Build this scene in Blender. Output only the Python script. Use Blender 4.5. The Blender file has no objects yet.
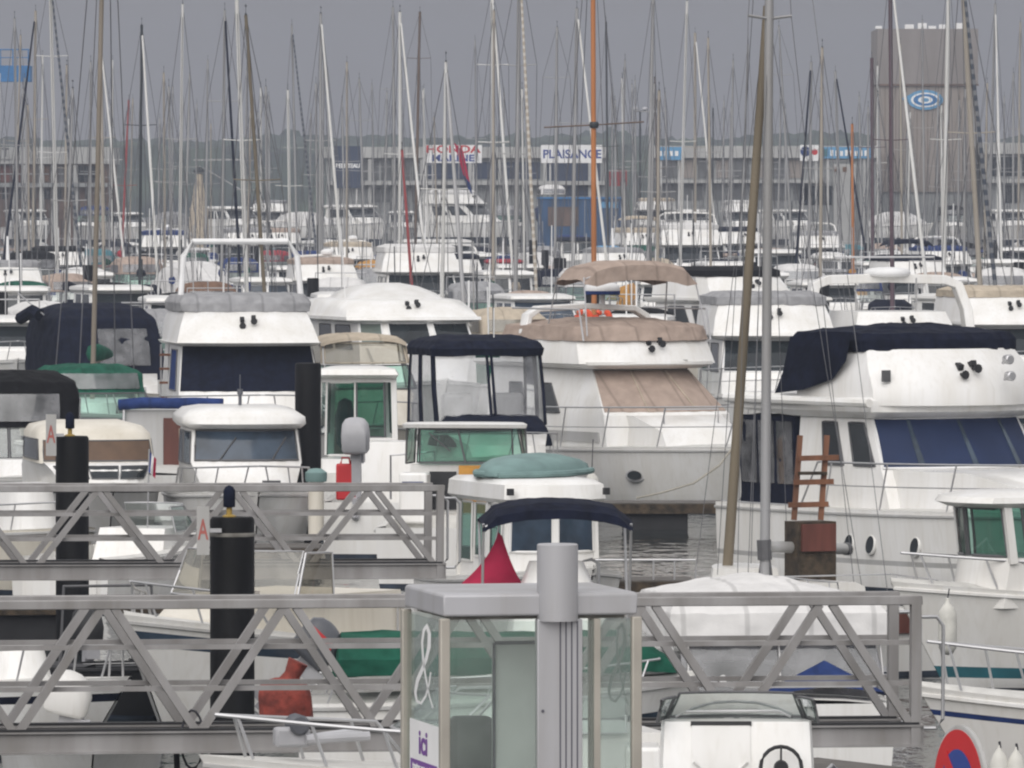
import bpy, bmesh, math, random
from mathutils import Vector, Matrix, noise
random.seed(7)
R = math.radians
scn = bpy.context.scene
COL = scn.collection
# camera model: height above the water, focal length in pixels, row of the horizon
F, H, HZ = 8000.0, 6.2, 195.0
def W(px, s, z=0.0): return Vector(((px - 512) / s, F / s, z))      # s = pixels per metre at that distance
def Z(y, s): return H - (y - HZ) / s

# ------------------------------------------------------------------ materials
M = {}
CLOTHS = {'navy','blue','tan','beige','brown','greycloth','whitecloth','green'}
def nodes_of(m):
    m.use_nodes = True
    return m.node_tree.nodes, m.node_tree.links
def pm(key, col, rough=.5, metal=0.0, var=.08, scale=3.0, bump=0.0, bscale=40.0, streak=False, spec=.5, coat=0.0):
    m = bpy.data.materials.new(key); n, l = nodes_of(m); b = n['Principled BSDF']
    tc = n.new('ShaderNodeTexCoord'); mp = n.new('ShaderNodeMapping'); l.new(tc.outputs['Object'], mp.inputs['Vector'])
    mp.inputs['Scale'].default_value = (1, 1, .18) if streak else (1, 1, 1)
    no = n.new('ShaderNodeTexNoise'); no.inputs['Scale'].default_value = scale; no.inputs['Detail'].default_value = 5
    l.new(mp.outputs['Vector'], no.inputs['Vector'])
    rp = n.new('ShaderNodeValToRGB'); e = rp.color_ramp.elements
    e[0].position, e[1].position = .34, .68
    d = [c * (1 - var * 1.8) for c in col]
    if streak: d = [d[0], d[1] * .985, d[2] * .95]
    e[0].color = (*d, 1); e[1].color = (*[min(1, c * (1 + var * .4)) for c in col], 1)
    l.new(no.outputs['Fac'], rp.inputs['Fac'])
    if streak:                                                  # thin run-down stains
        m2 = n.new('ShaderNodeMapping'); m2.inputs['Scale'].default_value = (9, 9, .7); l.new(tc.outputs['Object'], m2.inputs['Vector'])
        s2 = n.new('ShaderNodeTexNoise'); s2.inputs['Scale'].default_value = 1.6; s2.inputs['Detail'].default_value = 6; l.new(m2.outputs['Vector'], s2.inputs['Vector'])
        r2 = n.new('ShaderNodeMapRange'); r2.inputs['From Min'].default_value = .5; r2.inputs['From Max'].default_value = .78; r2.inputs['To Max'].default_value = .24; l.new(s2.outputs['Fac'], r2.inputs['Value'])
        mc = n.new('ShaderNodeMixRGB'); mc.inputs[2].default_value = (*[c*k for c, k in zip(col, (.62,.58,.50))], 1); l.new(r2.outputs['Result'], mc.inputs['Fac']); l.new(rp.outputs['Color'], mc.inputs[1]); l.new(mc.outputs[0], b.inputs['Base Color'])
    else: l.new(rp.outputs['Color'], b.inputs['Base Color'])
    if key in CLOTHS:                                           # stitched seams across the cloth
        wv = n.new('ShaderNodeTexWave'); wv.bands_direction = 'Y'; wv.inputs['Scale'].default_value = .46; wv.inputs['Distortion'].default_value = .25; l.new(tc.outputs['Object'], wv.inputs['Vector'])
        wr = n.new('ShaderNodeMapRange'); wr.inputs['From Min'].default_value = .975; wr.inputs['From Max'].default_value = .995; wr.inputs['To Max'].default_value = .45; l.new(wv.outputs['Fac'], wr.inputs['Value'])
        ms = n.new('ShaderNodeMixRGB'); ms.inputs[2].default_value = (*[c*.45 for c in col], 1); l.new(wr.outputs['Result'], ms.inputs['Fac']); l.new(rp.outputs['Color'], ms.inputs[1]); l.new(ms.outputs[0], b.inputs['Base Color'])
    b.inputs['Roughness'].default_value = rough; b.inputs['Metallic'].default_value = metal
    b.inputs['Specular IOR Level'].default_value = spec
    b.inputs['Coat Weight'].default_value = coat
    if bump:
        n2 = n.new('ShaderNodeTexNoise'); n2.inputs['Scale'].default_value = bscale; n2.inputs['Detail'].default_value = 3
        l.new(tc.outputs['Object'], n2.inputs['Vector'])
        bu = n.new('ShaderNodeBump'); bu.inputs['Strength'].default_value = bump; bu.inputs['Distance'].default_value = .03
        l.new(n2.outputs['Fac'], bu.inputs['Height']); l.new(bu.outputs['Normal'], b.inputs['Normal'])
    M[key] = m
    return m
def glass(key, tint, refl=.10, dust=.06, dcol=(.5, .52, .5), rmax=.8):
    m = bpy.data.materials.new(key); n, l = nodes_of(m); n.remove(n['Principled BSDF']); o = n['Material Output']
    tr = n.new('ShaderNodeBsdfTransparent'); tr.inputs['Color'].default_value = (*tint, 1)
    gl = n.new('ShaderNodeBsdfGlossy'); gl.inputs['Roughness'].default_value = .05; gl.inputs['Color'].default_value = (.9, .92, .92, 1)
    di = n.new('ShaderNodeBsdfDiffuse'); di.inputs['Color'].default_value = (*dcol, 1)
    tc = n.new('ShaderNodeTexCoord'); no = n.new('ShaderNodeTexNoise'); no.inputs['Scale'].default_value = 2.5; no.inputs['Detail'].default_value = 6
    l.new(tc.outputs['Object'], no.inputs['Vector'])
    mr = n.new('ShaderNodeMapRange'); mr.inputs['From Min'].default_value = .3; mr.inputs['From Max'].default_value = .75
    mr.inputs['To Min'].default_value = dust * .3; mr.inputs['To Max'].default_value = dust * 2
    l.new(no.outputs['Fac'], mr.inputs['Value'])
    m1 = n.new('ShaderNodeMixShader'); l.new(mr.outputs['Result'], m1.inputs['Fac']); l.new(tr.outputs[0], m1.inputs[1]); l.new(di.outputs[0], m1.inputs[2])
    lw = n.new('ShaderNodeLayerWeight'); lw.inputs['Blend'].default_value = .3
    m3 = n.new('ShaderNodeMapRange'); m3.inputs['To Min'].default_value = refl; m3.inputs['To Max'].default_value = rmax
    l.new(lw.outputs['Fresnel'], m3.inputs['Value'])
    m2 = n.new('ShaderNodeMixShader'); l.new(m3.outputs['Result'], m2.inputs['Fac']); l.new(m1.outputs[0], m2.inputs[1]); l.new(gl.outputs[0], m2.inputs[2])
    l.new(m2.outputs[0], o.inputs['Surface']); M[key] = m
pm('gel', (.83, .825, .815), .24, var=.05, scale=2.2, streak=True)
pm('gel2', (.75, .745, .735), .28, var=.08, scale=1.6, streak=True)
pm('cream', (.70, .66, .58), .42, var=.07, scale=2, streak=True)
pm('greyhull', (.46, .46, .46), .45, var=.09, scale=2, streak=True)
pm('deck', (.62, .61, .58), .7, var=.08, scale=6)
pm('navy', (.008, .011, .026), .85, var=.25, scale=5, bump=.25, bscale=9, spec=.12)
pm('blue', (.025, .05, .17), .8, var=.2, scale=5, bump=.25, bscale=9, spec=.12)
pm('bluemesh', (.018, .032, .085), .6, var=.10, scale=2, spec=.25)
pm('black', (.008, .008, .009), .85, var=.25, scale=4, bump=.25, bscale=9, spec=.12)
pm('tan', (.40, .315, .265), .9, var=.10, scale=4, bump=.3, bscale=10, spec=.12)
pm('beige', (.50, .43, .34), .9, var=.1, scale=4, bump=.3, bscale=10, spec=.12)
pm('brown', (.20, .12, .08), .85, var=.15, scale=4, bump=.25, bscale=10, spec=.12)
pm('greycloth', (.33, .33, .34), .9, var=.12, scale=4, bump=.3, bscale=9, spec=.12)
pm('whitecloth', (.68, .67, .66), .85, var=.07, scale=3, bump=.35, bscale=6)
pm('green', (.015, .10, .065), .85, var=.2, scale=4, bump=.25, bscale=9, spec=.12)
pm('palegreen', (.17, .27, .26), .7, var=.12, scale=3, bump=.2, bscale=5)
pm('teal', (.03, .16, .20), .6, var=.15)
pm('ochre', (.50, .25, .05), .85, var=.15, scale=5, bump=.3, bscale=8)
pm('red', (.38, .015, .03), .75, var=.15, scale=6, bump=.2, bscale=8)
pm('flagred', (.42, .012, .06), .85, var=.12, scale=5)
pm('orange', (.75, .09, .03), .6, var=.1)
pm('skyblue', (.10, .30, .52), .6, var=.1)
pm('rustbag', (.26, .045, .03), .85, var=.3, scale=9, bump=.5, bscale=14)
pm('darkwin', (.018, .024, .028), .08, var=.3, scale=2)
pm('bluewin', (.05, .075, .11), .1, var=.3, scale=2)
pm('brownwin', (.12, .07, .04), .5, var=.15, scale=3)
pm('frame', (.10, .10, .105), .45, var=.1)
pm('white', (.8, .8, .8), .45, var=.04)
pm('steel', (.52, .52, .53), .42, metal=.7, var=.06)
pm('alu', (.50, .50, .50), .5, metal=.35, var=.10, scale=5, streak=True)
pm('gangalu', (.335, .325, .325), .6, metal=.2, var=.16, scale=3, streak=True)
pm('booth', (.40, .40, .42), .45, metal=.15, var=.09, scale=3, streak=True)
pm('boothpost', (.38, .355, .31), .45, metal=.2, var=.1)
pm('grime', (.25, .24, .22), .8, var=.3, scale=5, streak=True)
pm('groove', (.10, .10, .12), .6)
pm('panel', (.62, .64, .625), .6, var=.06)
pm('mastwhite', (.68, .68, .67), .45, metal=.15, var=.07, scale=1.5, streak=True)
pm('mastgrey', (.37, .37, .38), .5, metal=.3, var=.08, scale=1.5, streak=True)
pm('mastbeige', (.40, .36, .31), .55, var=.1, scale=1.5, streak=True)
pm('mastbrown', (.15, .105, .08), .6, var=.15, scale=1.5, streak=True)
pm('mastolive', (.20, .165, .115), .65, var=.2, scale=2, streak=True)
pm('mastorange', (.50, .19, .06), .5, var=.12, scale=2, streak=True)
pm('masttaupe', (.25, .215, .175), .6, var=.12, scale=1.5, streak=True)
pm('mastred', (.34, .06, .06), .6, var=.12)
pm('mastdark', (.028, .035, .04), .5, var=.2)
pm('mastpurple', (.10, .06, .075), .55, var=.12)
pm('wire', (.16, .16, .17), .5, metal=.4, var=.1)
pm('rope', (.45, .42, .36), .9, var=.15)
pm('darkrope', (.05, .05, .06), .9, var=.15)
pm('wood', (.21, .085, .04), .6, var=.25, scale=6, streak=True)
pm('oldwood', (.07, .05, .03), .85, var=.4, scale=7, bump=.4)
pm('doorwood', (.13, .04, .028), .6, var=.2, scale=5, streak=True)
pm('pile', (.008, .008, .009), .55, var=.5, scale=3, streak=True, bump=.15, bscale=12, spec=.12)
pm('concrete', (.34, .335, .33), .9, var=.14, scale=1.2, bump=.2, bscale=8)
pm('dockwood', (.12, .11, .10), .9, var=.2, scale=4, bump=.3, bscale=12)
pm('engine', (.10, .105, .12), .4, var=.1)
pm('enginegrey', (.42, .42, .44), .4, var=.08)
pm('rubber', (.02, .02, .022), .7, var=.2)
pm('fender', (.66, .65, .60), .5, var=.12, scale=6)
pm('antifoul', (.03, .045, .07), .8, var=.3, scale=3)
pm('antigreen', (.03, .10, .09), .8, var=.3, scale=3)
pm('gold', (.36, .24, .05), .6)
pm('purple', (.16, .05, .28), .5, var=.05)
pm('signblue', (.02, .05, .25), .5)
pm('signnavy', (.03, .045, .085), .6, var=.06)
pm('signred', (.5, .015, .02), .5, var=.05)
pm('wall', (.43, .43, .42), .85, var=.10, scale=.5)
pm('wall2', (.31, .32, .32), .85, var=.12, scale=.5)
pm('wallbrown', (.16, .11, .09), .8, var=.25, scale=.8)
pm('farwin', (.13, .135, .14), .4, var=.2, scale=1)
pm('fadedred', (.42, .12, .10), .6)
pm('towerwall', (.29, .26, .24), .9, var=.10, scale=.6, streak=True)
pm('towertop', (.26, .24, .235), .9, var=.10, scale=.6, streak=True)
pm('craneblue', (.02, .17, .42), .5, var=.1)
pm('containerblue', (.02, .075, .18), .6, var=.2, scale=2, streak=True)
pm('containerred', (.30, .03, .03), .6, var=.2, scale=2, streak=True)
pm('woodland', (.045, .065, .03), .95, var=.45, scale=.09, bump=.5, bscale=.4)
pm('yard', (.16, .155, .15), .95, var=.2, scale=.3)
glass('gglass', (.42, .68, .58), .06, .05)
glass('dglass', (.16, .34, .28), .05, .03)
glass('clear', (.80, .86, .84), .08, .06)
glass('smoke', (.34, .40, .38), .07, .08)
glass('boothglass', (.93, .96, .945), .03, .05, (.70, .73, .70), .35)
glass('vinyl', (.66, .67, .69), .05, .18, (.5, .5, .52))
glass('vinylgrey', (.42, .42, .44), .04, .22, (.42, .42, .44))
glass('vinyltan', (.55, .52, .45), .05, .2, (.42, .40, .34))

# ------------------------------------------------------------------ mesh helpers
def tag(o, label=None, cat=None, group=None, kind=None):
    if label: o['label'] = label
    if cat: o['category'] = cat
    if group: o['group'] = group
    if kind: o['kind'] = kind
    return o
class MB:
    def __init__(s): s.v, s.f, s.mi = [], [], []
    def add(s, vs, fs, m=0):
        k = len(s.v); s.v += [Vector(p) for p in vs]
        for f in fs: s.f.append([i + k for i in f]); s.mi.append(m)
    def box(s, x0, x1, y0, y1, z0, z1, m=0):
        s.add([(x0,y0,z0),(x1,y0,z0),(x1,y1,z0),(x0,y1,z0),(x0,y0,z1),(x1,y0,z1),(x1,y1,z1),(x0,y1,z1)],
              [(3,2,1,0),(4,5,6,7),(0,1,5,4),(1,2,6,5),(2,3,7,6),(3,0,4,7)], m)
        return s
    def bar(s, p, q, w, h, m=0):                                # rectangular bar from p to q
        p, q = Vector(p), Vector(q); d = (q - p).normalized()
        up = Vector((0,0,1)) if abs(d.z) < .9 else Vector((0,1,0))
        a = d.cross(up).normalized() * w / 2; b = a.cross(d).normalized() * h / 2
        s.add([p-a-b,p+a-b,p+a+b,p-a+b,q-a-b,q+a-b,q+a+b,q-a+b], [(0,1,2,3),(7,6,5,4),(0,4,5,1),(1,5,6,2),(2,6,7,3),(3,7,4,0)], m)
        return s
    def rows(s, rows, m=0, closed=False, cap0=False, cap1=False):
        n = len(rows[0]); k = len(s.v)
        for r in rows: s.v += [Vector(p) for p in r]
        for i in range(len(rows) - 1):
            for j in range(n if closed else n - 1):
                a, b = k + i*n + j, k + i*n + (j+1) % n
                s.f.append([a, b, b + n, a + n]); s.mi.append(m[j] if isinstance(m, list) else m)
        mm = m[0] if isinstance(m, list) else m
        if cap0: s.f.append([k + j for j in range(n)][::-1]); s.mi.append(mm)
        if cap1: s.f.append([k + (len(rows)-1)*n + j for j in range(n)]); s.mi.append(mm)
        return s
    def tube(s, pts, r, n=6, m=0, closed=False):
        pts = [Vector(p) for p in pts]; rings = []
        N = len(pts)
        for i, p in enumerate(pts):
            a = pts[i-1] if (i or closed) else p; b = pts[(i+1) % N] if (i < N-1 or closed) else p
            d = (b - a).normalized() if (b - a).length > 1e-6 else Vector((0,0,1))
            up = Vector((0,0,1)) if abs(d.z) < .85 else Vector((1,0,0))
            u = d.cross(up).normalized(); w = u.cross(d)
            rr = r[i] if isinstance(r, (list, tuple)) else r
            rings.append([p + (u*math.cos(6.28319*j/n) + w*math.sin(6.28319*j/n)) * rr for j in range(n)])
        if closed: rings.append(rings[0])
        return s.rows(rings, m, True, not closed, not closed)
    def lathe(s, prof, c=(0,0,0), axis='z', n=12, m=0):
        c = Vector(c); rings = []
        for r, h in prof:
            ring = []
            for j in range(n):
                a = 6.28319*j/n; x, y = r*math.cos(a), r*math.sin(a)
                ring.append(c + (Vector((x,y,h)) if axis == 'z' else Vector((h,x,y)) if axis == 'x' else Vector((x,h,y))))
            rings.append(ring)
        return s.rows(rings, m, True, True, True)
    def build(s, name, mats, parent=None, ang=38, bevel=0):
        if not isinstance(mats, (list, tuple)): mats = [mats]
        me = bpy.data.meshes.new(name); me.from_pydata([tuple(p) for p in s.v], [], s.f)
        for m in mats: me.materials.append(M[m] if isinstance(m, str) else m)
        for p, mi in zip(me.polygons, s.mi): p.material_index = mi
        bm = bmesh.new(); bm.from_mesh(me); bmesh.ops.remove_doubles(bm, verts=bm.verts, dist=1e-5)
        bmesh.ops.recalc_face_normals(bm, faces=bm.faces); bm.to_mesh(me); bm.free()
        me.polygons.foreach_set('use_smooth', [True] * len(me.polygons))
        try: me.set_sharp_from_angle(angle=R(ang))
        except Exception: pass
        o = bpy.data.objects.new(name, me); COL.objects.link(o)
        if parent is not None: o.parent = parent
        if bevel:
            bv = o.modifiers.new('bevel', 'BEVEL'); bv.width = bevel; bv.segments = 2; bv.limit_method = 'ANGLE'
        return o
def empty(name, loc, rz=0.0, ry=0.0):
    o = bpy.data.objects.new(name, None); COL.objects.link(o); o.location = loc
    o.rotation_euler = (0, ry, rz); o.empty_display_size = .3
    return o
def thing(name, label, cat, loc, rz=0.0, group=None, ry=0.0): return tag(empty(name, loc, rz, ry), label, cat, group)
def text(s, size, mat, parent, name='lettering', loc=(0,0,0), rot=(R(90),0,0), ext=.004, bold=0.0, sx=1.0):
    c = bpy.data.curves.new(name, 'FONT'); c.body = s; c.size = size; c.extrude = ext; c.offset = bold
    c.align_x = 'CENTER'; c.align_y = 'CENTER'; c.materials.append(M[mat])
    t = bpy.data.objects.new(name, c); COL.objects.link(t); bpy.context.view_layer.update(); me = bpy.data.meshes.new_from_object(t); bpy.data.objects.remove(t)
    o = bpy.data.objects.new(name, me); COL.objects.link(o); o.parent = parent; o.location = loc; o.rotation_euler = rot; o.scale = (sx, 1, 1)
    return o
def lerp(a, b, t): return a + (b - a) * t

# a superstructure made of horizontal sections; keys = (z, x_front, x_back, half width front, half width back, bulge)
class House:
    def __init__(s, keys): s.k = sorted(keys)
    def at(s, z):
        k = s.k
        if z <= k[0][0]: return k[0]
        for a, b in zip(k, k[1:]):
            if z <= b[0]:
                t = (z - a[0]) / max(1e-6, b[0] - a[0]); return tuple(lerp(x, y, t) for x, y in zip(a, b))
        return k[-1]
    def p(s, side, t, z):
        _, xf, xb, wf, wb, bu = s.at(z)
        if side == 'front': return Vector((xf - bu*abs(t)**2.4, wf*t, z))
        if side == 'aft': return Vector((xb, wb*t, z))
        g = 1 if side == 'port' else -1
        return Vector((lerp(xf - bu, xb, t), g*(lerp(wf, wb, t) + .03*math.sin(3.1416*t)), z))
    def n(s, side, t, z):
        e = .02; a = s.p(side, t+e, z) - s.p(side, t-e, z); b = s.p(side, t, z+e) - s.p(side, t, z-e)
        v = a.cross(b); v.normalize()
        o = {'front': Vector((1,0,0)), 'aft': Vector((-1,0,0)), 'port': Vector((0,1,0)), 'stbd': Vector((0,-1,0))}[side]
        return v if v.dot(o) > 0 else -v
    def ring(s, z, n=8):
        r = [s.p('front', 1 - 2*i/n, z) for i in range(n+1)]
        r += [s.p('stbd', t, z) for t in (.25,.5,.75,1)] + [s.p('aft', t, z) for t in (-.5,0,.5)] + [s.p('port', t, z) for t in (1,.75,.5,.25)]
        return r
    def solid(s, mb, m=0, cap0=True, cap1=True):
        return mb.rows([s.ring(k[0]) for k in s.k], m, True, cap0, cap1)
    def patch(s, mb, side, q, off=.012, nu=6, nv=2, m=0, sk=.03):   # q: four (t,z) corners, in order round the pane
        if len(q) == 4 and not isinstance(q[0], (tuple, list)): t0, t1, z0, z1 = q; q = [(t0,z0),(t1,z0),(t1,z1),(t0,z1)]
        rows, back = [], []
        for j in range(nv+1):
            r, bk = [], []
            for i in range(nu+1):
                u, v = i/nu, j/nv
                t = lerp(lerp(q[0][0], q[1][0], u), lerp(q[3][0], q[2][0], u), v)
                z = lerp(lerp(q[0][1], q[1][1], u), lerp(q[3][1], q[2][1], u), v)
                p, n = s.p(side, t, z), s.n(side, t, z)
                r.append(p + n*off); bk.append(p + n*(off - sk))
            rows.append(r); back.append(bk)
        mb.rows(rows, m)
        edge = rows[0] + [r[-1] for r in rows[1:]] + rows[-1][-2::-1] + [r[0] for r in rows[-2:0:-1]]
        eb = back[0] + [r[-1] for r in back[1:]] + back[-1][-2::-1] + [r[0] for r in back[-2:0:-1]]
        mb.rows([edge, eb], m, True)
        return edge

CANVAS = {'navy','blue','black','tan','beige','brown','greycloth','whitecloth','green','teal','ochre','skyblue','palegreen'}
TEX = bpy.data.textures.new('folds', 'CLOUDS'); TEX.noise_scale = .30; TEX.noise_depth = 3
def wrinkle(o, st=.045, lev=3):
    a = o.modifiers.new('fine', 'SUBSURF'); a.subdivision_type = 'SIMPLE'; a.levels = a.render_levels = lev
    d = o.modifiers.new('folds', 'DISPLACE'); d.texture = TEX; d.texture_coords = 'LOCAL'; d.strength = st; d.mid_level = .5
    return o
class Boat:
    def __init__(s, name, label, cat, px, sc, hd, group=None, z=0.0):
        s.s = sc; s.root = thing(name, label, cat, W(px, sc, z), R(hd), group); s.hd = R(hd)
        s.inv = (Matrix.Translation(s.root.location) @ Matrix.Rotation(s.hd, 4, 'Z')).inverted()
    def loc(s, w): return s.inv @ Vector(w)
    def part(s, name, mb, mats, parent=None, **k): return mb.build(name, mats, parent or s.root, **k)
    def house(s, name, keys, mat, parent=None, **k):
        h = House(keys); h.o = s.part(name, h.solid(MB()), mat, parent, **k)
        if mat in CANVAS and s.s > 21 and name not in ('roof','cabin'): wrinkle(h.o, .085 if s.s > 35 else .08, 3 if s.s > 35 else 2)
        return h
    def win(s, h, side, q, mat, name='window', parent=None, frame='frame', fr=.014, off=.012):
        mb = MB(); e = h.patch(mb, side, q, off, sk=min(.03, off + .01)); o = s.part(name, mb, mat, parent or getattr(h, 'o', None))
        if frame: s.part('frame', MB().tube(e, fr, 5, closed=True), frame, o if parent is None and not hasattr(h, 'o') else o)
        return o
    def pillars(s, bars, w, mat, parent):
        for p_, q_ in bars: s.part('pillar', MB().bar(p_, q_, w, w), mat, parent)
    def hull(s, L, B, fs, fb, rake=.9, tr=.86, p=2.3, bot=.93, bb=.62, mat='gel', stripes=(), af='antifoul', rub='greyhull', deck='deck', open_=None):
        s.L, s.B, s.fs, s.fb = L, B, fs, fb
        def plan(u): return lerp(tr, 1, min(1, u/.45)**.7) if u < .45 else max(.012, 1 - ((u-.45)/.55)**p)
        def P(u, v, g):
            u = max(0, u); zs = fs + (fb - fs)*u**1.8; vv = max(v, 0)
            fr = lerp(lerp(bot, bb, u**1.6), 1, vv**.6) * (.75 if v < 0 else 1)
            return Vector((-L/2 + u*(L - rake*(1-vv)*u**2), g*B/2*plan(u)*fr, v*zs if v >= 0 else -.4))
        s.P = P; s.sheer = lambda u, g, ins=0.0, dz=0.0: (lambda q: Vector((q.x - ins*.6*u*u, g*max(0, abs(q.y) - ins), q.z + dz)))(P(u, 1, g))
        mats = [mat, af] + [x[2] for x in stripes]
        lv = sorted(set([-1, 0, .07, .3, .55, .8, 1] + [x for a in stripes for x in a[:2]]), reverse=True)
        mi = []
        for a, b in zip(lv, lv[1:]):
            c = (a+b)/2; k = 0
            for j, (x0, x1, _) in enumerate(stripes):
                if x0 <= c <= x1: k = 2 + j
            if c < .07: k = 1
            mi.append(k)
        us = [0,.08,.18,.3,.45,.58,.7,.79,.86,.92,.965,1]
        rows = [[P(u, v, 1) for v in lv] + [P(u, v, -1) for v in lv[::-1]] for u in us]
        mb = MB().rows(rows, mi + [1] + mi[::-1])
        n = len(lv); a = rows[0]
        for i in range(n-1): mb.add([a[i], a[i+1], a[2*n-2-i], a[2*n-1-i]], [(0,1,2,3)], mi[i])
        s.hullo = s.part('hull', mb, mats)
        md = MB()
        if open_:                                               # open well: inner lining and floor
            u0, u1, dep = open_
            uo = [u0 + (u1-u0)*i/6 for i in range(7)]
            md.rows([[P(u,1,1)*1.0, s.sheer(u,1,.16,.03), s.sheer(u,1,.2,-dep), s.sheer(u,-1,.2,-dep), s.sheer(u,-1,.16,.03), P(u,1,-1)] for u in uo])
            ub = [u1 + (1-u1)*i/5 for i in range(6)]
            md.rows([[s.sheer(u,1,0,-.004), Vector((s.sheer(u,1).x,0,s.sheer(u,1).z+.06*(1-u))), s.sheer(u,-1,0,-.004)] for u in ub])
            q = [s.sheer(u1,1,.16,.03), s.sheer(u1,-1,.16,.03), s.sheer(u1,-1,.2,-dep), s.sheer(u1,1,.2,-dep)]; md.add(q, [(0,1,2,3)])
        else:
            md.rows([[s.sheer(u,1,.015,-.02), s.sheer(u,1,abs(s.P(u,1,1).y)*.5,.03), Vector((s.sheer(u,1).x,0,s.sheer(u,1).z+.05)),
                      s.sheer(u,-1,abs(s.P(u,1,1).y)*.5,.03), s.sheer(u,-1,.015,-.02)] for u in us])
        s.part('deck', md, deck)
        if rub:
            ru = MB().tube([P(u,.94,1) + Vector((0,.01,0)) for u in us] + [P(u,.94,-1) - Vector((0,.01,0)) for u in us[-2::-1]], .026, 5)
            s.part('rub_rail', ru, rub)
        return s
    def rail(s, u0, h=.6, ins=.1, n=4, u1=.985, mid=False, r=.016, name='bow_rail', flare=0.0):
        us = [lerp(u0, u1, i/8) for i in range(9)]
        top = [s.sheer(u,1,ins,h + flare*u) for u in us] + [s.sheer(u,-1,ins,h + flare*u) for u in us[::-1]]
        a, b = s.sheer(u0-.05,1,ins,.02), s.sheer(u0-.05,-1,ins,.02)
        o = s.part(name, MB().tube([a] + top + [b], r, 6), 'steel')
        if mid: s.part('mid_rail', MB().tube([s.sheer(u,1,ins,h*.5) for u in us] + [s.sheer(u,-1,ins,h*.5) for u in us[::-1]], r*.6, 5), 'steel', o)
        for i in range(n):
            u = lerp(u0+.04, u1-.03, i/max(1, n-1))
            for g in (1, -1):
                q = s.sheer(u-.02,g,ins,0); s.part('stanchion', MB().tube([q, s.sheer(u,g,ins,h + flare*u)], r*.85, 5), 'steel', o)
        return o
    def canopy(s, x0, x1, w, z, crown=.25, drop=.16, mat='tan', name='bimini_top', poles=None, lean=0.0, th=.03, parent=None, fd=None):
        nx, ny = 8, 10; top, bot = [], []
        for i in range(nx+1):
            u = i/nx; x = lerp(x0, x1, u); e = 1 - (2*u-1)**4; tr, br = [], []
            for j in range(ny+1):
                t = -1 + 2*j/ny; zz = z + crown*(1 - abs(t)**2.6) + .09*e + .012*math.sin(u*9.4)
                if j in (0, ny): zz -= drop
                tr.append((x, w*t, zz)); br.append((x, (w-th)*t, zz - th*(0 if j in (0, ny) else 1)))
            if i in (0, nx):
                sgn = -1 if i == 0 else 1
                ed = [(p[0] + sgn*.03, p[1], p[2] - (drop if fd is None else fd)*(0 if k in (0, ny) else 1)) for k, p in enumerate(tr)]
                if i == 0: top.append(ed)
                else: last = ed
            top.append(tr); bot.append(br)
        top.append(last)
        mb = MB().rows(top).rows(bot); o = s.part(name, mb, mat, parent)
        if s.s > 30: wrinkle(o, .045, 3)
        if poles:
            for g in (1, -1):
                for (xa, xb, zb) in poles:
                    s.part('pole', MB().tube([(xa, g*(w-.02), z - .02), (xb, g*(w-.02+lean), zb)], .016, 6), 'steel', o)
            for xa in (x0+.06, x1-.06):
                s.part('bow_frame', MB().tube([(xa, (w-.04)*(-1+2*j/8), z - .05 + crown*(1-abs(-1+2*j/8)**2.6)) for j in range(9)], .014, 5), 'steel', o)
        return o
    def outboard(s, x, y, z, sc=1.0, mat='engine', tilt=0.0, parent=None, stripe=None, rz=0.0):
        e = Matrix.Translation((x, y, z)) @ Matrix.Rotation(rz, 4, 'Z') @ Matrix.Rotation(tilt, 4, 'Y') @ Matrix.Scale(sc, 4)
        h = House([(0,.18,-.22,.12,.13,.05),(.05,.21,-.26,.155,.16,.05),(.25,.22,-.28,.165,.165,.06),(.40,.17,-.26,.15,.15,.08),(.47,.06,-.18,.10,.11,.06),(.49,-.02,-.1,.05,.05,.03)])
        mb = h.solid(MB()); mb.v = [e @ p for p in mb.v]; o = s.part('outboard_motor', mb, mat, parent, ang=60)
        lg = MB().box(-.08,.08,-.06,.06,-.75,.02); lg.box(-.26,.1,-.03,.03,-.68,-.6); lg.lathe([(.01,-.3),(.06,-.22),(.07,.0),(.05,.12),(.01,.2)], (0,0,-.85), 'x', 8)
        lg.box(-.02,.02,-.012,.012,-1.02,-.85); lg.box(.08,.26,-.09,.09,-.16,.0); lg.v = [e @ p for p in lg.v]
        s.part('leg', lg, 'enginegrey', o)
        if stripe:
            st = MB()
            for sd in ('port','stbd'): h.patch(st, sd, (.1,.95,.26,.34), .008)
            h.patch(st, 'aft', (-1,1,.26,.34), .008); st.v = [e @ p for p in st.v]; s.part('stripe', st, stripe, o)
        return o
def fender(px, y, s, r=.11, ln=.5, label='', group=None, top=None, mat='fender'):
    nk = .3 if r < .08 else 1
    q = W(px, s, Z(y, s)); o = thing('fender', label, 'fender', q, 0, group)
    b = MB().lathe([(.01,-ln/2),(r*.6,-ln/2+.02),(r*.95,-ln/2+.09),(r,-ln/2+.16),(r,ln/2-.16),(r*.95,ln/2-.09),(r*.55,ln/2-.02),(.03*nk,ln/2+.02),(.028*nk,ln/2+.02+.05*nk),(.005,ln/2+.02+.06*nk)], n=14)
    b.build('body', mat, o, ang=60)
    if top: MB().tube([(0,0,ln/2+.06),(.02,.0,top)], .009, 5).build('rope', 'darkrope', o)
    return o
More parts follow.
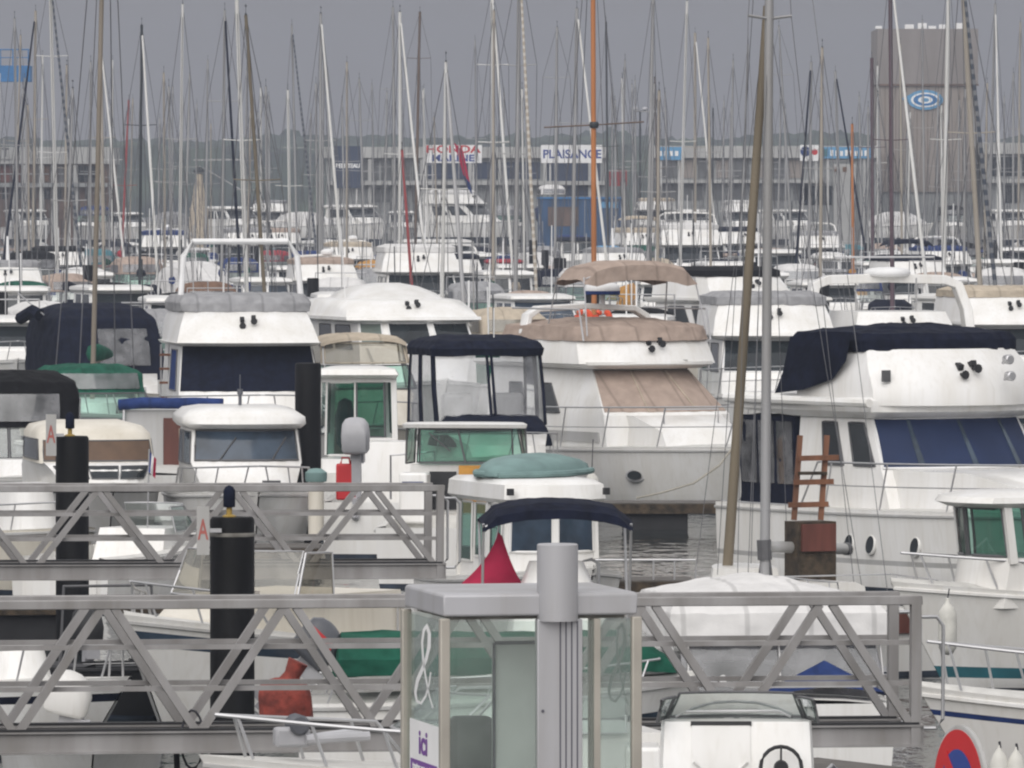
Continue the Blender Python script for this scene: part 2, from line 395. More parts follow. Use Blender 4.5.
# ------------------------------------------------------------------ phone booth on the near quay
def quay_near():
    mb = MB().box(-40, 40, -30, 50.2, -2.5, 1.74); o = mb.build('quay', 'concrete'); tag(o, kind='structure')
quay_near()
BZ = 1.745
def booth():
    s = 180; h = .539
    b = thing('phone_booth', 'glass and aluminium phone booth with a grey column through its flat roof', 'phone booth', Vector(((520-512)/s, F/s, BZ)), R(12))
    zt, zb = Z(588, s) - BZ, Z(611, s) - BZ
    ro = MB().rows([[(x*k*h, y*k*h, z) for x, y in ((-1,-1),(1,-1),(1,1),(-1,1))] for k, z in ((.98,zb),(1.012,zb+.004),(1.012,zt-.012),(.985,zt))], 0, True, True, True)
    roof = ro.build('roof', 'booth', b, bevel=.012)
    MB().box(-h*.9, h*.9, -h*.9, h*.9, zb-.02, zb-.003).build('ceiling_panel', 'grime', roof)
    MB().lathe([(.113,zb-.03),(.113,Z(540,s)-BZ-.006),(.105,Z(540,s)-BZ)], (.10,-h+.02,0), n=28).build('column', 'booth', b)
    for dz in (.06, .2): MB().lathe([(.006,-.085),(.006,-.093)], (.02,-h+.04,zb+dz), 'y', 6).build('screw', 'groove', b)
    pl = MB().box(-.02, .235, -h-.012, -h+.055, .0, zb-.02); pil = pl.build('pilaster', 'booth', b, bevel=.006)
    for i in range(4):
        x = .105 + i*.032; MB().box(x, x+.008, -h-.0145, -h-.004, .02, zb-.03).build('groove', 'groove', pil)
    for z in (.6, 1.15, 1.62): MB().lathe([(.009,-.005),(.009,.004)], (.01,-h-.014,z), 'y', 8).build('bolt', 'groove', pil)
    MB().box(-h-.02, h+.02, -h-.02, h+.02, 0, .05).build('base', 'concrete', b)
    for x, y in ((-1,-1),(1,-1),(1,1),(-1,1)):
        MB().box(x*h-.028, x*h+.028, y*h-.028, y*h+.028, .05, zb-.01).build('post', 'boothpost', b, bevel=.008)
    gl = lambda a, c: MB().box(min(a[0],c[0]), max(a[0],c[0])+.008, min(a[1],c[1]), max(a[1],c[1])+.008, .08, zb-.03).build('glass_pane', 'boothglass', b)
    left = gl((-h,-h+.03), (-h,h-.03)); gl((-h+.03,-h), (-.025,-h)); gl((.24,-h), (h-.03,-h)); right = gl((h,-h+.03), (h,h-.03)); gl((-h+.03,h), (h-.03,h))
    MB().box(.30, .335, -h-.012, -h+.02, .06, zb-.02).build('door_bar', 'boothpost', b)
    ph = MB().box(-.14, .30, .02, .10, .35, Z(643,s)-BZ).build('phone_panel', 'panel', b, bevel=.008)
    MB().bar((-.145,.012,.35), (-.145,.012,Z(643,s)-BZ), .014, .02).bar((-.14,.012,Z(643,s)-BZ), (.30,.012,Z(643,s)-BZ), .014, .02).build('edge_trim', 'groove', ph)
    MB().box(-.06, .2, -.06, .02, .7, 1.25).build('telephone', 'engine', ph, bevel=.02)
    MB().box(h*.4, h*.78, h*.55, h*.8, 1.0, 1.03).build('shelf', 'panel', b)
    # the big white ampersand on the left-hand pane, drawn as a ribbon 3 mm thick
    def amper(par, x, y0, flip, mat):
        P = [(.12,.0),(.02,.10),(-.08,.19),(-.12,.28),(-.07,.33),(.0,.30),(.02,.38),(-.03,.50),(-.06,.62),(-.02,.76),(.05,.82),(.08,.74),(.04,.60),(-.02,.44),(-.10,.26),(-.17,.16),(-.15,.04),(-.05,-.02),(.05,.06),(.11,.22),(.14,.36)]
        P = [(0.00,.50),(.02,.62),(.08,.80),(.13,.86),(.15,.78),(.10,.60),(.02,.42),(-.08,.26),(-.13,.14),(-.12,.02),(-.04,-.03),(.06,.06),(.12,.20),(.16,.36)]
        P = [(.16,.36),(.13,.22),(.07,.08),(-.02,-.02),(-.10,-.01),(-.13,.08),(-.09,.22),(.0,.36),(.08,.50),(.13,.64),(.135,.78),(.09,.86),(.03,.80),(.0,.66),(.02,.46),(.07,.28),(.13,.10),(.20,-.03)]
        mb = MB(); k = 1.0; pts = []
        for i in range(len(P)-1):
            for t in (0, .5): pts.append((lerp(P[i][0],P[i+1][0],t), lerp(P[i][1],P[i+1][1],t)))
        pts.append(P[-1]); rows = []
        for i, (u, v) in enumerate(pts):
            a, c = pts[max(0,i-1)], pts[min(len(pts)-1,i+1)]; d = Vector((c[0]-a[0], c[1]-a[1])).normalized(); w = .011 + .016*math.sin(3.14*i/len(pts))**2 * (1.3 if i % 9 < 5 else .9)
            nx, ny = -d.y*w, d.x*w
            rows.append([(x, y0 + flip*(u+nx)*1.5, 1.64 + (v+ny)*.50), (x, y0 + flip*(u-nx)*1.5, 1.64 + (v-ny)*.50)])
        o = mb.rows(rows).build('ampersand_mark', mat, par); return o
    amper(left, -h-.004, .06, -1, 'white'); amper(right, h+.012, .0, -1, 'panel')
    st = MB().box(-h-.009, -h-.004, -h*.78, h*.72, 1.05, 1.53).build('notice', 'white', left)
    MB().box(-h-.0115, -h-.0095, -h*.72, h*.66, 1.16, 1.31).build('purple_band', 'purple', st)
    rt = (R(90), 0, R(-90))
    text('ici', .19, 'purple', st, 'lettering', (-h-.012, 0, 1.41), rt, .001, .004, 1.5)
    text('toutes vos cartes', .075, 'white', st, 'lettering', (-h-.0135, 0, 1.27), rt, .001, .0015, 1.1)
    text('bancaires', .07, 'white', st, 'lettering', (-h-.0135, 0, 1.20), rt, .001, .0015, 1.1)
    text('acceptees', .06, 'purple', st, 'lettering', (-h-.012, 0, 1.11), rt, .001, .001, 1.1)
booth()

def round_sign():
    s = 190; c = W(970, s, Z(789, s)); b = thing('road_sign', 'round no-parking sign, red over blue, turned edge-on at the quay edge', 'road sign', Vector((c.x, c.y, BZ)), R(-69))
    z = c.z - BZ; r = .335
    MB().lathe([(.028,0),(.028,z+.1)], n=12).build('post', 'alu', b)
    d = MB().lathe([(r-.01,-.06),(r,-.055),(r,-.035),(r-.012,-.03)], (0,0,z), 'y', 40).build('disc', 'alu', b)
    MB().lathe([(r*.93,-.066),(r*.93,-.0615)], (0,0,z), 'y', 40).build('red_ring', 'signred', d)
    MB().lathe([(r*.62,-.069),(r*.62,-.0665)], (0,0,z), 'y', 32).build('blue_field', 'signblue', d)
    MB().bar((-r*.5,-.0715,z+r*.5), (r*.5,-.0715,z-r*.5), .004, .07).build('red_bar', 'signred', d)
round_sign()

# ------------------------------------------------------------------ gangways: two lattice trusses and a deck
def gangway(px, s, label, ztop, zbot, rz=8, drop=.9, ln=12.5, off=0.0, posts=True, per=1.614):
    g = thing('gangway', label, 'gangway', W(px, s, 0), R(rz), 'lattice gangways'); g.rotation_euler = (0, R(drop), R(rz))
    hgt = ztop - zbot; bh = .2
    for k, y in enumerate((0.0, .85)):
        be = MB(); be.box(-ln, 0, y-.055, y+.055, zbot, zbot+.022); be.box(-ln, 0, y-.055, y+.055, zbot+bh-.02, zbot+bh); be.box(-ln, 0, y-.02, y+.02, zbot+.022, zbot+bh-.02)
        t = be.build('truss', 'gangalu', g); t['label'] = 'near lattice side' if k == 0 else 'far lattice side'
        MB().box(-ln, -.05, y-.06, y+.06, zbot+bh+.001, zbot+bh+.02).build('edge_strip', 'rubber', t)
        MB().box(-ln, -.02, y-.045, y+.045, ztop-.08, ztop).build('top_rail', 'gangalu', t, bevel=.008)
        for f in (.335, .67):
            z = lerp(zbot+bh, ztop-.06, f); MB().box(-ln, -.05, y+.046, y+.082, z-.022, z+.022).build('mid_rail', 'gangalu', t)
        x = -1.05 + off
        while x > -ln + 1.0:
            for sg in (-1, 1):
                xt, xb = x + sg*.055, x + sg*.78
                MB().bar((xt, y, ztop-.07), (xb, y, zbot+bh-.0), .07, .07).build('diagonal', 'gangalu', t)
            x -= per
        MB().box(-.12, -.03, y-.046, y+.044, zbot+.02, ztop-.001).build('post', 'gangalu', t)
        if posts:
            zz = [zbot+hgt*f for f in (.12,.18,.80,.86)]
            MB().tube([(-.02,y,zz[0]),(.12,y,zz[0]),(.18,y,zz[1]),(.18,y,zz[2]),(.12,y,zz[3]),(-.02,y,zz[3])], .017, 8).build('handle_loop', 'steel', t)
    MB().box(-ln, 0, .07, .78, zbot+.03, zbot+.09).build('walkway', 'dockwood', g)
    return g
gangway(923, 112, 'nearest lattice gangway, its end frame beside the white tarpaulin boat', Z(596,112), Z(747,112), 11, .25, off=.15)
gangway(445, 79, 'second lattice gangway, its end frame beside the wheelhouse boat with a dinghy on top', Z(485,79), Z(579,79), 11, .3, off=.11, per=1.735)

# ------------------------------------------------------------------ mooring piles
def pile(px, ytop, s, label, d=.46, lamp=False, plate=None, band=False):
    p = thing('mooring_pile', label, 'mooring pile', W(px, s, 0), 0, 'black mooring piles'); zt = Z(ytop, s)
    MB().lathe([(d/2,-2),(d/2,zt-.03),(d/2-.02,zt)], n=24).build('shaft', 'pile', p)
    if band: MB().lathe([(d/2+.003,zt-.2),(d/2+.006,zt-.19),(d/2+.006,zt-.165),(d/2+.003,zt-.16)], n=24).build('band', 'grime', p)
    if lamp:
        l = MB().lathe([(.055,zt+.1),(.062,zt+.11),(.062,zt+.27),(.04,zt+.31),(.01,zt+.325)], (-.03,0,0), n=14).build('beacon', 'navy', p)
        MB().lathe([(.03,zt),(.03,zt+.1)], (-.03,0,0), n=10).lathe([(.07,zt-.001),(.07,zt+.012),(.04,zt+.025)], (-.03,0,0), n=8).build('bracket', 'gold', l)
    if plate:
        x, zp, w, h = plate; rz = R(28)
        o = MB().box(x-w/2, x+w/2, -d/2-.05, -d/2-.035, zt+zp-h/2, zt+zp+h/2).build('plate', 'greyhull', p)
        MB().box(x+w/2-.02, -.1, -d/2-.034, -d/2+.03, zt+zp-.02, zt+zp+.02).build('bracket', 'steel', o)
        text('A', h*.6, 'fadedred', o, 'lettering', (x, -d/2-.053, zt+zp), (R(90),0,0), .001, .004, w/(h*.6)*1.2)
    return p
pile(232, 517, 97, 'black mooring pile rising between the two gangways, worn band and blue beacon on top', .46, True, (-.29, -.13, .13, .5), True)
pile(72, 436, 74, 'black mooring pile with a white plate lettered A behind the second gangway', .45, True, (-.27, .02, .14, .56))
pile(308, 363, 57, 'tall black mooring pile between the white pilothouse boat and the green-doored cabin', .46)
pile(313, 278, 26.5, 'black mooring pile just right of the flybridge with the white tube frame', .45)
pile(337, 255, 19.5, 'black mooring pile under the edge of a broad white cabin roof', .5)
pile(88, 265, 23, 'black mooring pile above the dark navy canvas canopy', .46)
pile(144, 251, 18.2, 'short black mooring pile at the foot of the dark green mast', .5)
pile(560, 258, 20.5, 'thick black mooring pile left of the orange mast', .6)
pile(545, 250, 17.6, 'black mooring pile beside the striped sail furled on its stay', .42)
pile(533, 240, 16, 'leaning-looking dark pile among the white masts', .5)
pile(719, 245, 16.4, 'dark pile in front of the white cabin with the teal window band', .5)
pile(758, 262, 22, 'black pile close behind the pale aluminium mast', .5)
pile(0, 292, 31, 'black pile cut by the left edge of the picture', .5)
pile(592, 287, 29, 'black pile behind the orange lifebuoys', .5)
pile(823, 277, 26, 'black pile beside the white radar arch', .5)
pile(1019, 262, 21.6, 'black pile at the right edge below the tall building', .5)
pile(868, 243, 15.5, 'dark pile at the foot of the purple-brown mast', .46)
pile(997, 243, 15.5, 'dark pile at the foot of the striped sail on the right', .46)
pile(255, 246, 16.3, 'dark pile under the crossbar of the white tube frame', .5)
pile(222, 243, 15.6, 'dark pile left of the twin white and navy masts', .5)

# ------------------------------------------------------------------ near boats
# open boat with a steering console, seen from its stern
b = Boat('motorboat', 'white open motorboat with smoked windscreen and black steering wheel, nearest boat', 'motorboat', 738, 124, 90)
b.hull(5.2, 2.15, .85, 1.1, open_=(.0,.62,.35))
c = b.house('console', [(.5,.75,.0,.62,.62,.1),(1.6,.72,.12,.60,.60,.1),(Z(724,124),.66,.22,.57,.585,.1)], 'gel')
hw = House([(Z(724,124),.72,-.05,.56,.64,.16),(Z(697,124),.50,-.05,.47,.60,.16)]); hw.o = c.o
b.win(hw, 'front', (-.97,.97,Z(723,124),Z(697,124)), 'smoke', 'windscreen', fr=.012)
for sd in ('port','stbd'): b.win(hw, sd, (.02,.95,Z(723,124),Z(701,124)), 'smoke', 'windscreen', fr=.012)
dz = Z(728,124)
dr = MB(); c.patch(dr, 'aft', (-.18,.62,.6,dz), .014, 6, 14); do = b.part('door', dr, 'gel2', c.o)
for zz in (1.62, 1.42): b.part('moulding', MB().tube([(.1,.35,zz),(.1,.2,zz-.13),(.1,.05,zz-.13),(.1,-.08,zz)], .016, 6), 'gel2', do)
tr = MB(); c.patch(tr, 'aft', (-.2,.64,dz,dz+.035), .02); b.part('door_trim', tr, 'rubber', do)
sw = b.part('steering_wheel', MB().tube([(-.02+.05*math.sin(a), -.35+.165*math.cos(a), 1.58+.165*math.sin(a)) for a in [i*.3142 for i in range(20)]], .016, 8, closed=True), 'rubber')
for a in (1.57, 3.67, 5.76): b.part('spoke', MB().bar((.02,-.35,1.58), (-.02,-.35+.16*math.cos(a),1.58+.16*math.sin(a)), .035, .015), 'rubber', sw)
b.part('hub', MB().lathe([(.05,-.03),(.06,0),(.04,.06)], (.0,-.35,1.58), 'x', 14), 'rubber', sw)
b.part('grab_rail', MB().tube([(.6,.5,Z(723,124)),(.6,.42,Z(717,124)),(.6,-.35,Z(716,124)),(.6,-.45,Z(722,124))], .012, 6), 'steel', c.o)
for y in (-.72,): b.part('seat', MB().box(-.6,-.1,y-.28,y+.25,1.38,1.52), 'engine', bevel=.05)
b.part('side_rail', MB().tube([(-.9,-.62,1.1),(-.9,-.62,1.56),(-.3,-.75,1.62),(.2,-.98,1.35)], .014, 6), 'steel')
lk = b.part('locker', MB().box(-1.2,-.55,.64,.92,.8,Z(738,124)), 'gel', bevel=.03)
b.part('sticker', MB().box(-1.206,-1.201,.70,.78,1.48,1.62), 'brown', lk); b.part('sticker', MB().box(-1.206,-1.201,.66,.69,1.55,1.60), 'teal', lk)

b = Boat('motorboat', 'white motorboat with clear windscreen poking out at the left of the phone booth', 'motorboat', 540, 118, 193, None)
b.hull(5.9, 2.1, 1.2, 1.5, open_=(.0,.5,.3))
c = b.house('console', [(1.3,1.2,-1.0,.8,.85,.3),(Z(728,118),1.05,-.9,.75,.82,.3)], 'gel')
hw = House([(Z(728,118),1.25,-.6,.78,.86,.35),(Z(690,118),.85,-.6,.66,.78,.3)]); hw.o = c.o
b.win(hw, 'front', (-.97,.97,Z(728,118),Z(691,118)), 'clear', 'windscreen', frame='steel')
for sd in ('port','stbd'): b.win(hw, sd, (.03,.96,Z(728,118),Z(693,118)), 'clear', 'windscreen', frame='steel')
b.rail(.72, .34, .1, 3, r=.018)
an = b.part('anchor_winch', MB().box(2.0,2.3,-.08,.08,1.55,1.72), 'enginegrey', bevel=.03)
b.part('drum', MB().lathe([(.07,-.12),(.09,-.1),(.05,-.04),(.05,.04),(.09,.1),(.07,.12)], (2.1,0,1.74), 'y', 12), 'engine', an)
b.part('cover_board', MB().tube([(1.5,-.3,1.64),(2.0,-.1,1.6)], .05, 8).tube([(1.5,.1,1.64),(2.05,.12,1.62)], .04, 8), 'enginegrey')
ip = MB(); c.patch(ip, 'port', (.15,.8,1.36,1.62), .012); b.part('panel', ip, 'gel2', c.o)
b.part('handle', MB().tube([(1.0,-.2,1.7),(1.05,-.2,1.82),(1.0,-.6,1.84),(.95,-.65,1.7)], .014, 6), 'steel')

b = Boat('dinghy', 'small open dinghy with white outboard cowling under the nearest gangway', 'dinghy', 82, 99, -84)
b.hull(4.3, 1.66, .62, .8, open_=(.0,.62,.3), mat='gel2', rub='rubber')
b.outboard(-2.1, -.05, .80, .95, 'gel2', .22, rz=1.4)
b.part('console', MB().box(-.5,.0,.28,.72,.3,Z(737,99)), 'gel', bevel=.03)
b.part('bench', MB().box(-1.2,-.9,-.7,.7,.5,.55), 'deck')
b.part('net_heap', MB().lathe([(.22,.3),(.26,.5),(.2,.7),(.08,.86),(.02,.9)], (.5,-.25,0), n=9), 'brown')

b = Boat('motorboat', 'white cuddy motorboat with blue side stripe and yellowed windscreen beyond the nearest gangway', 'motorboat', 262, 87, -122)
b.hull(5.6, 2.15, 1.0, Z(604,87), stripes=[(.76,.88,'bluewin')], af='antigreen', rub='greyhull', bot=.8)
tk = b.house('cuddy', [(.95,2.0,-1.6,.45,.95,.4),(1.4,1.8,-1.6,.5,.92,.4),(1.62,1.0,-1.6,.7,.86,.3)], 'cream')
hw = House([(1.6,.95,-.15,.86,.92,.35),(Z(549,87),.62,-.15,.80,.88,.3)]); hw.o = tk.o
b.win(hw, 'front', (-.98,.98,1.62,Z(549,87)), 'vinyltan', 'windscreen', frame='steel')
for sd in ('port','stbd'): b.win(hw, sd, (.02,.9,1.62,Z(551,87)), 'vinyltan', 'windscreen', frame='steel')
b.part('bulkhead', MB().box(-1.66,-1.6,-.8,.8,.7,1.58), 'doorwood'); b.rail(.74, .38, .1, 3, r=.017)
b.part('hatch', MB().box(.2,.6,-.3,.1,1.62,1.66), 'brown', tk.o)
b.part('stern_rail', MB().tube([(-1.4,.95,1.1),(-1.4,.95,1.45),(-2.7,.85,1.4),(-2.7,-.85,1.4),(-1.4,-.95,1.45),(-1.4,-.95,1.1)], .016, 6), 'steel')

bg = thing('bag', 'rust red canvas bag tied at the neck, by the foot of the banded pile', 'bag', W(284, 100, Z(752,100)), 0)
MB().rows([[(r*math.cos(a)*(1+.08*math.sin(3*a+z*5)), r*math.sin(a)*.8, z) for a in [i*.3927 for i in range(16)]] for r, z in ((.24,0),(.275,.1),(.27,.35),(.265,.55),(.25,.66),(.16,.72),(.09,.74))], 0, True, True, True).build('sack', 'rustbag', bg, ang=70)
MB().tube([(.02,0,.60),(.08,0,.77),(.14,.0,.90)], [.17,.085,.11], 10).build('neck', 'rustbag', bg, ang=70)

b = Boat('motorboat', 'white boat under a dark green tarpaulin with its outboard engine tilted up', 'motorboat', 500, 96, 2)
b.hull(4.2, 1.9, .95, 1.2, stripes=[(.6,.7,'bluewin')])
b.house('tarpaulin', [(Z(671,96),1.9,-1.75,.3,.86,.4),(Z(655,96),1.75,-1.7,.3,.86,.4),(Z(640,96),1.5,-1.68,.25,.6,.3),(Z(632,96),1.2,-1.66,.1,.12,.1)], 'green')
b.outboard(-2.02, -.12, Z(660,96), .95, 'engine', .75, stripe='signred')
b.rail(.05, .22, .06, 5, u1=.9, r=.014, name='deck_rail')

b = Boat('motorboat', 'motorboat covered by a peaked white tarpaulin with grey vinyl side curtains', 'motorboat', 752, 92, 97)
b.hull(6.0, 2.5, .85, 1.05, stripes=[(.5,.62,'teal')])
b.house('curtain', [(.82,1.7,-2.05,1.05,1.06,.3),(Z(634,92)+.02,1.6,-1.85,1.02,1.05,.3)], 'vinylgrey')
zt = Z(632,92)
cv = b.house('tarpaulin', [(zt-.02,1.65,-1.98,1.10,1.20,.15),(zt,1.65,-1.99,1.1,1.21,.15),(zt+.30,1.6,-1.93,1.08,1.17,.15),(zt+.40,1.5,-1.75,1.02,1.08,.12),(zt+.54,.9,-.8,.5,.45,.1),(zt+.62,.5,-.2,.05,.05,.02)], 'whitecloth', ang=40)
for y in (-1.12, .0, 1.0): b.part('curtain_strip', MB().bar((-2.06,y,.84), (-1.87,y*.97,zt+.05), .05, .012), 'whitecloth', cv.o)
b.part('sticker', MB().lathe([(.045,-.004),(.045,.004)], (-2.03,.62,1.06), 'x', 16), 'white')
b.part('foredeck_cover', MB().rows([[(-2.15,.25,.9),(-2.15,-.45,1.26),(-2.15,-.95,1.0),(-2.1,-1.0,.9)],[(-2.7,.3,.92),(-2.7,-.40,1.02),(-2.7,-1.0,.95),(-2.65,-1.1,.9)]]), 'blue')
b.part('side_strut', MB().bar((-2.2,1.24,.8), (-1.7,1.1,zt+.3), .05, .05), 'white')
b.part('stern_rail', MB().tube([(-2.0,1.1,.9),(-2.3,1.0,1.1),(-2.75,.6,1.02),(-2.75,-.9,1.02),(-2.2,-1.1,1.1)], .016, 6), 'steel')

b = Boat('fishing_boat', 'white pilothouse fishing boat with big green windows, bow pointing left at right edge', 'fishing boat', 1131, 80, -158)
b.hull(6.6, 2.4, 1.12, Z(577,80), rake=.8, stripes=[(.16,.26,'teal')], rub='gel2', bot=.8, bb=.3)
lo = b.house('wheelhouse', [(1.1,2.35,-1.2,.72,.88,.25),(1.72,2.25,-1.2,.72,.86,.25)], 'gel')
hw = House([(1.7,2.22,-1.2,.72,.86,.25),(2.36,2.28,-1.2,.70,.82,.22)]); hw.o = lo.o
b.win(hw, 'front', (-.93,-.05,1.74,2.33), 'dglass', fr=.02); b.win(hw, 'front', (.05,.93,1.74,2.33), 'gglass', fr=.02)
for sd in ('port','stbd'):
    b.win(hw, sd, (.06,.45,1.45,2.33), 'dglass', fr=.02); b.win(hw, sd, (.5,.92,1.45,2.33), 'gglass', fr=.02)
b.pillars([(hw.p('front',1,1.65), hw.p('front',1,2.4)), (hw.p('front',-1,1.65), hw.p('front',-1,2.4)), (hw.p('port',1,1.2), hw.p('port',1,2.4)), (hw.p('stbd',1,1.2), hw.p('stbd',1,2.4))], .1, 'gel', lo.o)
b.house('roof', [(2.34,2.4,-1.4,.74,.9,.25),(2.4,2.55,-1.5,.80,.95,.25),(2.47,2.5,-1.5,.78,.94,.25),(2.53,2.2,-1.2,.55,.65,.2)], 'gel', lo.o)
b.part('seat', MB().box(-.2,.3,-.5,-.05,1.2,1.75), 'engine'); b.rail(.70, .36, .08, 3, r=.018, mid=False)
b.part('side_window', MB().bar(b.P(.72,.72,1)+Vector((0,.012,0)), b.P(.6,.74,1)+Vector((0,.012,0)), .01, .07), 'darkwin')
f1 = fender(948, 630, 82, .115, .62, 'white fender hanging on the bow of the green-windowed fishing boat', None, .5)

b = Boat('motorboat', 'white bowrider with a thin blue side line, bow rail raised at lower right corner', 'motorboat', 1190, 102, -166)
b.hull(5.6, 2.2, 1.05, Z(682,102), stripes=[(.8,.84,'blue')], rub='gel2')
b.house('cuddy', [(1.0,1.5,-1.5,.5,.9,.4),(1.45,1.2,-1.5,.6,.85,.3),(1.62,.4,-1.5,.6,.8,.2)], 'gel')
hh = House([(1.6,.5,-1.2,.85,.9,.3),(2.0,.2,-1.2,.7,.85,.3)]); b.win(hh, 'front', (-.97,.97,1.6,2.0), 'clear', 'windscreen', frame='steel'); b.win(hh, 'port', (.03,.95,1.6,2.0), 'clear', 'windscreen', frame='steel')
b.rail(.5, .44, .06, 5, r=.017)

b = Boat('wheelhouse_boat', 'small white wheelhouse boat carrying an upturned pale green dinghy on its roof', 'motorboat', 534, 75, -74)
b.hull(5.6, 2.1, 1.05, 1.35)
lo = b.house('wheelhouse', [(1.0,1.0,-1.3,.62,.68,.2),(Z(549,75),1.0,-1.3,.62,.68,.2)], 'gel')
hw = House([(Z(550,75),1.0,-1.3,.62,.68,.2),(2.2,1.0,-1.3,.60,.66,.2)]); hw.o = lo.o
za, zb_ = Z(549,75), Z(503,75)
b.win(hw, 'front', (-.92,-.06,za,zb_), 'bluewin', frame='gel2', fr=.02); b.win(hw, 'front', (.06,.92,za,zb_), 'bluewin', frame='gel2', fr=.02)
for a_, c_ in ((.06,.3),(.36,.6),(.66,.94)): b.win(hw, 'stbd', (a_,c_,1.3 if a_ > .5 else za-.1,zb_), 'dglass', frame='gel2', fr=.02)
b.win(hw, 'port', (.1,.9,za,zb_), 'dglass', frame='gel2', fr=.02)
b.pillars([(hw.p('front',1,za-.1), hw.p('front',1,2.2)), (hw.p('front',-1,za-.1), hw.p('front',-1,2.2)), (hw.p('front',0,za-.1), hw.p('front',0,2.2)), (hw.p('stbd',.33,za-.1), hw.p('stbd',.33,2.2)), (hw.p('stbd',1,1), hw.p('stbd',1,2.2))], .07, 'gel', lo.o)
rf = b.house('roof', [(2.12,1.1,-1.4,.64,.72,.2),(2.18,1.2,-1.5,.70,.78,.2),(2.37,1.15,-1.5,.68,.76,.2),(2.43,1.0,-1.4,.6,.68,.2)], 'gel', lo.o)
b.part('lamp', MB().box(1.12,1.2,-.70,-.62,2.24,2.33), 'rubber', rf.o); b.part('lamp', MB().box(1.12,1.2,.62,.70,2.24,2.33), 'rubber', rf.o)
q = b.root.matrix_world
tn = thing('dinghy', 'pale green dinghy lying upside down on the white wheelhouse roof', 'dinghy', W(525, 74.6, 2.44), R(-110))
MB().rows([[(x, w*math.cos(a), .02 + hh_*max(0,math.sin(a))**.7) for a in [math.pi*i/8 for i in range(9)]] for x, w, hh_ in ((-1.1,.5,.02),(-1.08,.55,.22),(-.6,.64,.27),(.1,.62,.26),(.7,.42,.22),(1.05,.15,.12),(1.15,.02,.02))], 0, False, True, True).build('inflated_hull', 'palegreen', tn, ang=70)
MB().tube([(-1.1,.56,.04),(-.5,.66,.04),(.2,.63,.04),(.75,.42,.04),(1.12,.05,.04),(.75,-.42,.04),(.2,-.63,.04),(-.5,-.66,.04),(-1.1,-.56,.04)], .045, 8).build('tube', 'palegreen', tn)

b = Boat('motorboat', 'small boat with a rolled navy bimini on steel hoops just behind the phone booth', 'motorboat', 557, 88, -88)
b.hull(5.6, 2.0, .95, 1.2)
b.canopy(-1.6, .2, .86, Z(522,88), .14, .10, 'navy', poles=[(-1.5,-.6,1.2),(0.1,-.5,1.2)], lean=.0)
b.house('console', [(1.1,1.2,-.2,.55,.6,.2),(1.5,.9,-.2,.5,.5,.2),(Z(562,88),.1,-.3,.25,.3,.1)], 'gel')
b.part('grab_rail', MB().tube([(-.6,.25,1.7),(-.6,.28,2.0),(-.6,.42,2.03),(-.6,.5,1.98),(-.6,.5,1.2)], .02, 8), 'steel')
fl = thing('ensign_flag', 'drooping crimson ensign flag on a staff beneath the navy bimini', 'flag', W(491, 87.5, 1.5), 0)
MB().tube([(-.1,0,0),(.12,0,1.05)], .013, 6).build('staff', 'steel', fl)
rows = []
for i in range(11):
    v = i/10; r_ = []
    for j in range(9):
        u = j/8; x = lerp(.08-.1*v, lerp(.13, .36, v), u) + lerp(-.05,-.52,v)*(1-u)*v; z = lerp(.85 - .05*u, .02 + .28*(u-.15)*v + .12*(1-u), v)
        r_.append((x, .05*math.sin(5.5*u + 2*v)*v - .03, z))
    rows.append(r_)
MB().rows(rows).build('cloth', 'flagred', fl, ang=70)

# sailing boat with the tall pale mast, and the wooden-masted one behind it
def mast_on(b, base_px, base_y, top, r, mat, stays=True, spreaders=(), s=None, hmax=14.5, rigr=.011, taper=.8):
    s = s or b.s; p0 = W(base_px, s, Z(base_y, s)); p1 = W(top[0], s, Z(top[1], s))
    if top[1] < 3: p1 = p0 + (p1 - p0) * ((hmax - p0.z) / (p1.z - p0.z))
    a, c = b.loc(p0), b.loc(p1); n = max(2, int((c-a).length/2.5))
    o = b.part('mast', MB().tube([a.lerp(c, i/n) for i in range(n+1)], [r*lerp(1, taper, i/n) for i in range(n+1)], 10), mat)
    b.part('masthead', MB().box(c.x-.12,c.x+.12,c.y-.02,c.y+.02,c.z,c.z+.05).tube([c, c+Vector((0,0,.35))], .008, 4).bar(c+Vector((-.15,0,.28)), c+Vector((.15,0,.28)), .03, .05), 'mastdark', o)
    rig = MB(); sh = []
    for f, w, mt in spreaders:
        q = a.lerp(c, f); w_ = w
        b.part('spreader', MB().tube([q+Vector((-.02,w_,.04)), q, q+Vector((-.02,-w_,.04))], .022, 6), mt, o); sh.append((q, w_))
    if stays:
        for g in (1, -1):
            pts = [Vector((a.x-.1, g*b.B*.46, 1.0))] + [q+Vector((-.02,g*w_,.04)) for q, w_ in sh[:2]] + [c]
            rig.tube(pts, rigr, 4)
            if sh: rig.tube([Vector((a.x-.35, g*b.B*.45, 1.0)), sh[0][0]], rigr, 4)
        rig.tube([Vector((-b.L/2+.1, 0, 1.1)), c], rigr, 4); rig.tube([Vector((b.L/2-.15, 0, 1.1)), a.lerp(c, .97)], rigr, 4)
        b.part('rigging', rig, 'wire', o)
    return o, a, c
b = Boat('sailing_boat', 'sailing boat with the tallest pale aluminium mast, boom rolled, moored beside the navy canvas flybridge', 'sailing boat', 800, 76, 116)
b.hull(5.0, 1.9, .80, .92, mat='gel2', stripes=[(.86,.93,'bluewin')])
b.house('coachroof', [(.7,1.6,-.6,.45,.7,.3),(1.06,1.4,-.6,.4,.65,.3),(1.12,1.2,-.6,.3,.5,.3)], 'gel2')
m_, a, c = mast_on(b, 765, 575, (769, 0), .068, 'mastgrey', True, [(.62,.32,'mastgrey')], hmax=13.0, rigr=.0055)
